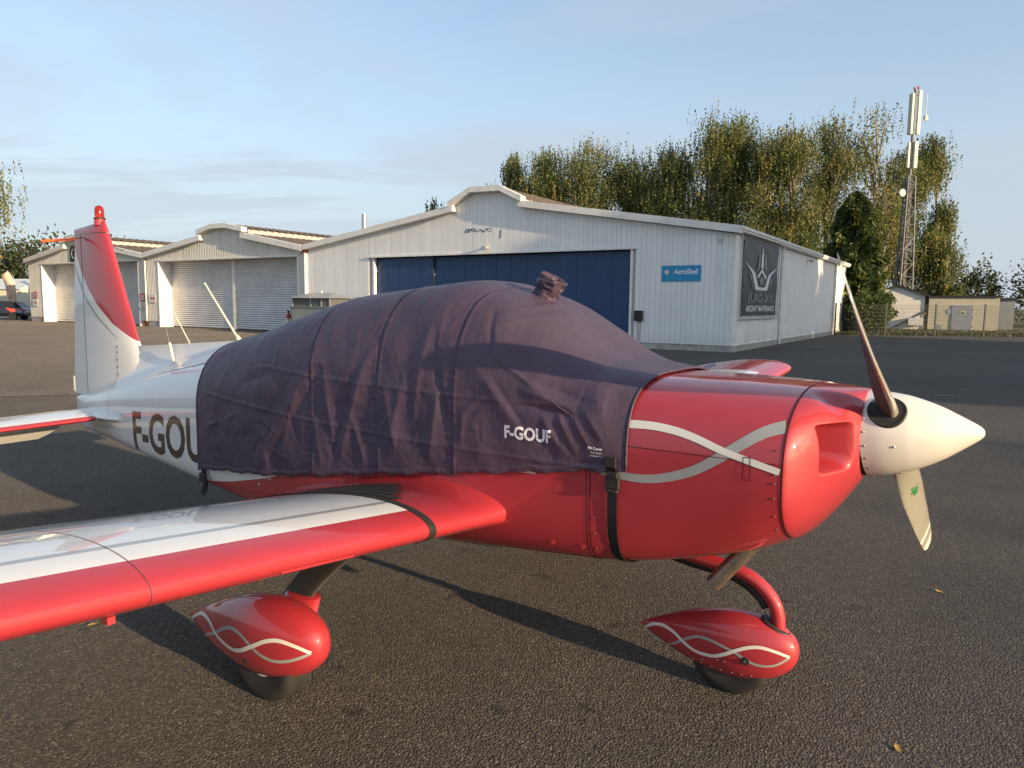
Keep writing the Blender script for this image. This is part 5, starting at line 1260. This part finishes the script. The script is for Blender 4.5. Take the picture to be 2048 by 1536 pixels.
def bush(loc, sx_, sy_, sz_, label, group=None, n=2500, leaf=.2, mat=None, name='bush'):
    t = empty(name, (loc[0], loc[1], 0)); tag(t, label, 'bush', group); MB().tube([(0, 0, 0), (.05, 0, sz_*.5)], [.08, .03], 6).build('stem', M_bark_d, t)
    for k in range(4): pass
    d = rng.normal(size=(n, 3)); d /= np.linalg.norm(d, axis=1, keepdims=True); lob = 1+.22*np.sin(d[:, 0]*7+loc[0])+.2*np.sin(d[:, 1]*6+d[:, 2]*5+loc[1])+.15*rng.normal(size=n)
    r_ = (.6+.4*rng.random(n)**.5)*lob; P = d*r_[:, None]*np.array([sx_, sy_, sz_*.5])+np.array([0, 0, sz_*.52]); P[:, 2] = np.maximum(P[:, 2], .03)
    mesh_leaves('foliage', P, d+rng.normal(0, .6, (n, 3)), leaf*(.7+.6*rng.random(n)), np.clip(.45+rng.normal(0, .22, n), 0, 1), mat or M_bush, t, 1.4); return t
bush((23.4, 47.6), 1.2, .8, 2.6, 'clipped hedge shrub at the foot of the conical evergreen', None, 3000, .14, M_ever)
for (x, y, sx_, sz_, lab) in [(45, 78, 2.0, 4.6, 'grey-green bush behind the beige substation roof'), (50.5, 80, 2.4, 6.0, 'rounded bush right of centre behind the substation'), (57, 78, 3.0, 6.4, 'tall bush behind the grey cabinet'), (62, 80, 3.2, 6.8, 'broad bush at the right edge of the picture'), (54.5, 70, 3.4, 3.6, 'dark low bush right of the grey cabinet'), (43, 88, 1.2, 4.0, 'thin bush left above the substation roof')]:
    bush((x, y), sx_, sx_, sz_, lab, None, 3600, .24)
for i in range(9): bush((30+i*3.3+rng.random(), 92+4*rng.random()), 2.6, 2.2, 3.0+1.5*rng.random(), 'low bush in the far hedge behind the fence', 'far hedge', 1500, .3)
bush((28.6, 59.5), 2.0, 1.2, 2.0, 'dark shrub between the hut and the substation', None, 1800, .18)
bush((31.6, 57.5), .6, .6, 1.5, 'small shrub in the gap beside the hut', None, 900, .14)
for (x, y, sx_, sz_, lab) in [(-51, 78, 4.2, 7.4, 'leafy dark bush behind the white tent at the left edge'), (-58, 80, 4.5, 6.6, 'leafy bush at the far left edge behind the tent'), (-46.5, 82, 4.0, 7.8, 'leafy bush just left of the farthest hangar')]:
    bush((x, y), sx_, sx_, sz_, lab, None, 6500, .26)
# grass strip behind the fence
gs = []; 
n = 26000; P = np.stack([rng.uniform(20.5, 62, n), 45.6+rng.random(n)**1.3*11, np.full(n, .05)], 1); D = np.stack([rng.normal(0, .4, n), rng.normal(0, .4, n), np.ones(n)], 1)
g = mesh_leaves('grass_strip', P, D, .14*(.6+.8*rng.random(n)), np.clip(rng.normal(.6, .25, n), 0, 1), M_bush, None, 1.6); tag(g, 'rough grass verge behind the mesh fence', 'grass', kind='stuff')

# ------------------------------------------------------------------ left background: car, flags, tent
M_carb = simple('black_car_paint', (.012, .013, .016), .25, coat=.8); M_cglass = simple('car_glass', (.02, .025, .03), .08)
car = empty('parked_car', (-40.9, 58.2, 0), R(8)); tag(car, 'black parked car with red and blue graphics on its tail at the far left', 'car')
rings = []
prof = [(-2.1, .35, .62), (-2.05, .30, .80), (-1.6, .28, .92), (-.9, .28, .98), (.2, .28, 1.0), (1.3, .28, 1.0), (1.9, .30, .98), (2.05, .34, .85), (2.08, .4, .6)]
for (x, zb_, zt_) in prof: rings.append([(x, s_*y, z) for (s_, y, z) in [(-1, .80, zb_), (-1, .88, .55), (-1, .82, zt_), (1, .82, zt_), (1, .88, .55), (1, .80, zb_)]])
b = MB().loft(rings).build('body', M_carb, car); bevel(b, .06, 3)
b = MB().loft([[(x, s_*y, z) for (s_, y, z) in [(-1, yb, .95), (-1, yt, zt_), (1, yt, zt_), (1, yb, .95)]] for (x, yb, yt, zt_) in [(-1.15, .78, .74, .98), (-.45, .78, .62, 1.42), (.6, .78, .62, 1.47), (1.45, .78, .62, 1.38), (1.85, .76, .70, 1.0)]]).build('cabin', M_cglass, car); bevel(b, .04)
b = MB().loft([[(x, -.60, z), (x, .60, z), (x, .56, z+.05), (x, -.56, z+.05)] for (x, z) in [(-.42, 1.41), (.6, 1.455), (1.42, 1.37)]]).build('roof', M_carb, car)
for sx_ in (-1.32, 1.28):
    for s_ in (-1, 1):
        w_ = MB().lathe([(-.1, .17), (-.1, .32), (.1, .32), (.1, .17)], 24, axis='y').build('wheel', M_black, car, True, 40); w_.location = (sx_, s_*.80, .32)
        MB().lathe([(-.08, .02), (-.08, .20), (.08, .20), (.08, .02)], 16, axis='y').build('rim', M_galv, w_, True, 40)
mb = MB(); mb.add([(.75, -.895, .98), (2.0, -.895, .82), (1.95, -.895, .72), (1.15, -.895, .62)], [(0, 1, 2, 3)]); mb.build('graphic', simple('red_graphic', (.6, .08, .06), .4), car)
mb = MB(); mb.add([(1.5, -.897, .80), (2.05, -.897, .70), (2.04, -.897, .58), (1.6, -.897, .60)], [(0, 1, 2, 3)]); mb.build('graphic', simple('blue_graphic', (.10, .30, .55), .4), car)
MB().box((2.06, -.75, .72), (2.10, -.50, .86)).build('tail_light', M_sign_red, car); MB().box((2.06, .50, .72), (2.10, .75, .86)).build('tail_light', M_sign_red, car)
tent = empty('white_tent', (-47.2, 67.5, 0), R(-12)); tag(tent, 'low white tent behind the parked car at the far left', 'tent')
MB().box((-6, -2.5, 0), (4.5, 2.5, 2.5)).build('wall', simple('tent_canvas', (.70, .66, .55), .7), tent); MB().prism([(-2.7, 2.5), (2.7, 2.5), (0, 3.5)], 0, -6.1, 4.6).build('roof', simple('tent_roof', (.62, .66, .66), .6), tent)
M_flag = simple('flag_cloth', (.66, .50, .38), .7, var=.1); M_flagw = simple('flag_white', (.70, .68, .62), .7)
for k, (x, y, lab, col2) in enumerate([(-45.3, 62.5, 'pale feather flag, left of two above the parked car', M_flagw), (-41.9, 61.5, 'pale feather flag, right of two beside the farthest hangar', M_flag)]):
    f_ = empty('feather_flag', (x, y, 0), R(10)); tag(f_, lab, 'flag'); MB().tube([(0, 0, 0), (0, 0, 2.6), (-.12, 0, 3.6), (-.55, 0, 4.05)], .025, 6).build('pole', M_galv, f_, True)
    vs = []; 
    for i in range(13):
        z = .8+3.2*i/12; w_ = .78*min(1, .55+i*.06)*(1 if i < 9 else (1-(i-9)*.12)); x0 = 0 if z < 2.6 else -.55*((z-2.6)/1.45)**2
        vs += [(x0, 0, z), (x0-w_, .05*math.sin(i), z-.1*(i > 8)*(i-8))]
    sh_ = MB().add(vs, [(2*i, 2*i+1, 2*i+3, 2*i+2) for i in range(12)]).build('cloth', col2, f_, True); so = sh_.modifiers.new('t', 'SOLIDIFY'); so.thickness = .01
    MB().lathe([(0, .16), (.004, .16), (.004, .11), (0, .11)], 18, axis='y', cap=(False, False)).build('round_mark', M_sign_red, f_).location = (-.42, -.03, 1.9)

# ------------------------------------------------------------------ trees out of the frame, whose shade falls on hangar and apron
def far_shade(q, t_, height, rad, label, n=110, leaf=.5, base=.12, strands=8, group='trees standing out of the picture on the right'):
    c, s_ = math.cos(SUN_AZ), math.sin(SUN_AZ); px_, py_ = -s_*q+c*t_, c*q+s_*t_
    return birch((px_, py_), height, rad, label, group, n, leaf, base=base, strands=strands)
for i in range(8): far_shade(18.6+i*3.6+(1.2 if i > 6 else 0), 34+2*rng.random(), float(np.interp(i, [0, 1, 2, 8], [11.0, 13.0, 16.4, 17.4]))+1.0*rng.random(), 3.3, 'leafy tree standing out of the picture to the right', 150, .55, .04, 10)
for q, n_ in ((6.8, 70), (10.2, 70), (13.6, 70)): far_shade(q, 63+2*rng.random(), 14.2+.8*rng.random(), 2.5, 'thin tree standing out of sight behind the photographer', n_, .34, .10, 7, 'thin trees behind the photographer')
# fallen leaves
M_fall = simple('yellow_leaf', (.45, .28, .06), .6)
for (x, y, s_, a, lab) in [(-2.18, 3.64, .035, .4, 'curled yellow fallen leaf on the asphalt below the wing'), (1.51, 2.64, .026, 1.4, 'yellow fallen leaf on the asphalt at the lower right'), (2.59, 4.21, .028, 2.2, 'small fallen leaf on the asphalt under the propeller')]:
    vs = [(-1, 0, .05), (-.4, .42, .25), (.3, .45, .2), (1, 0, .55), (.3, -.45, .3), (-.4, -.42, .1), (0, 0, .02)]; o = MB().add([(p[0]*s_, p[1]*s_, p[2]*s_*.6+.004) for p in vs], [(0, 1, 6), (1, 2, 6), (2, 3, 6), (3, 4, 6), (4, 5, 6), (5, 0, 6)]).build('fallen_leaf', M_fall)
    o.location = (x, y, 0); o.rotation_euler = (0, 0, a); tag(o, lab, 'leaf')
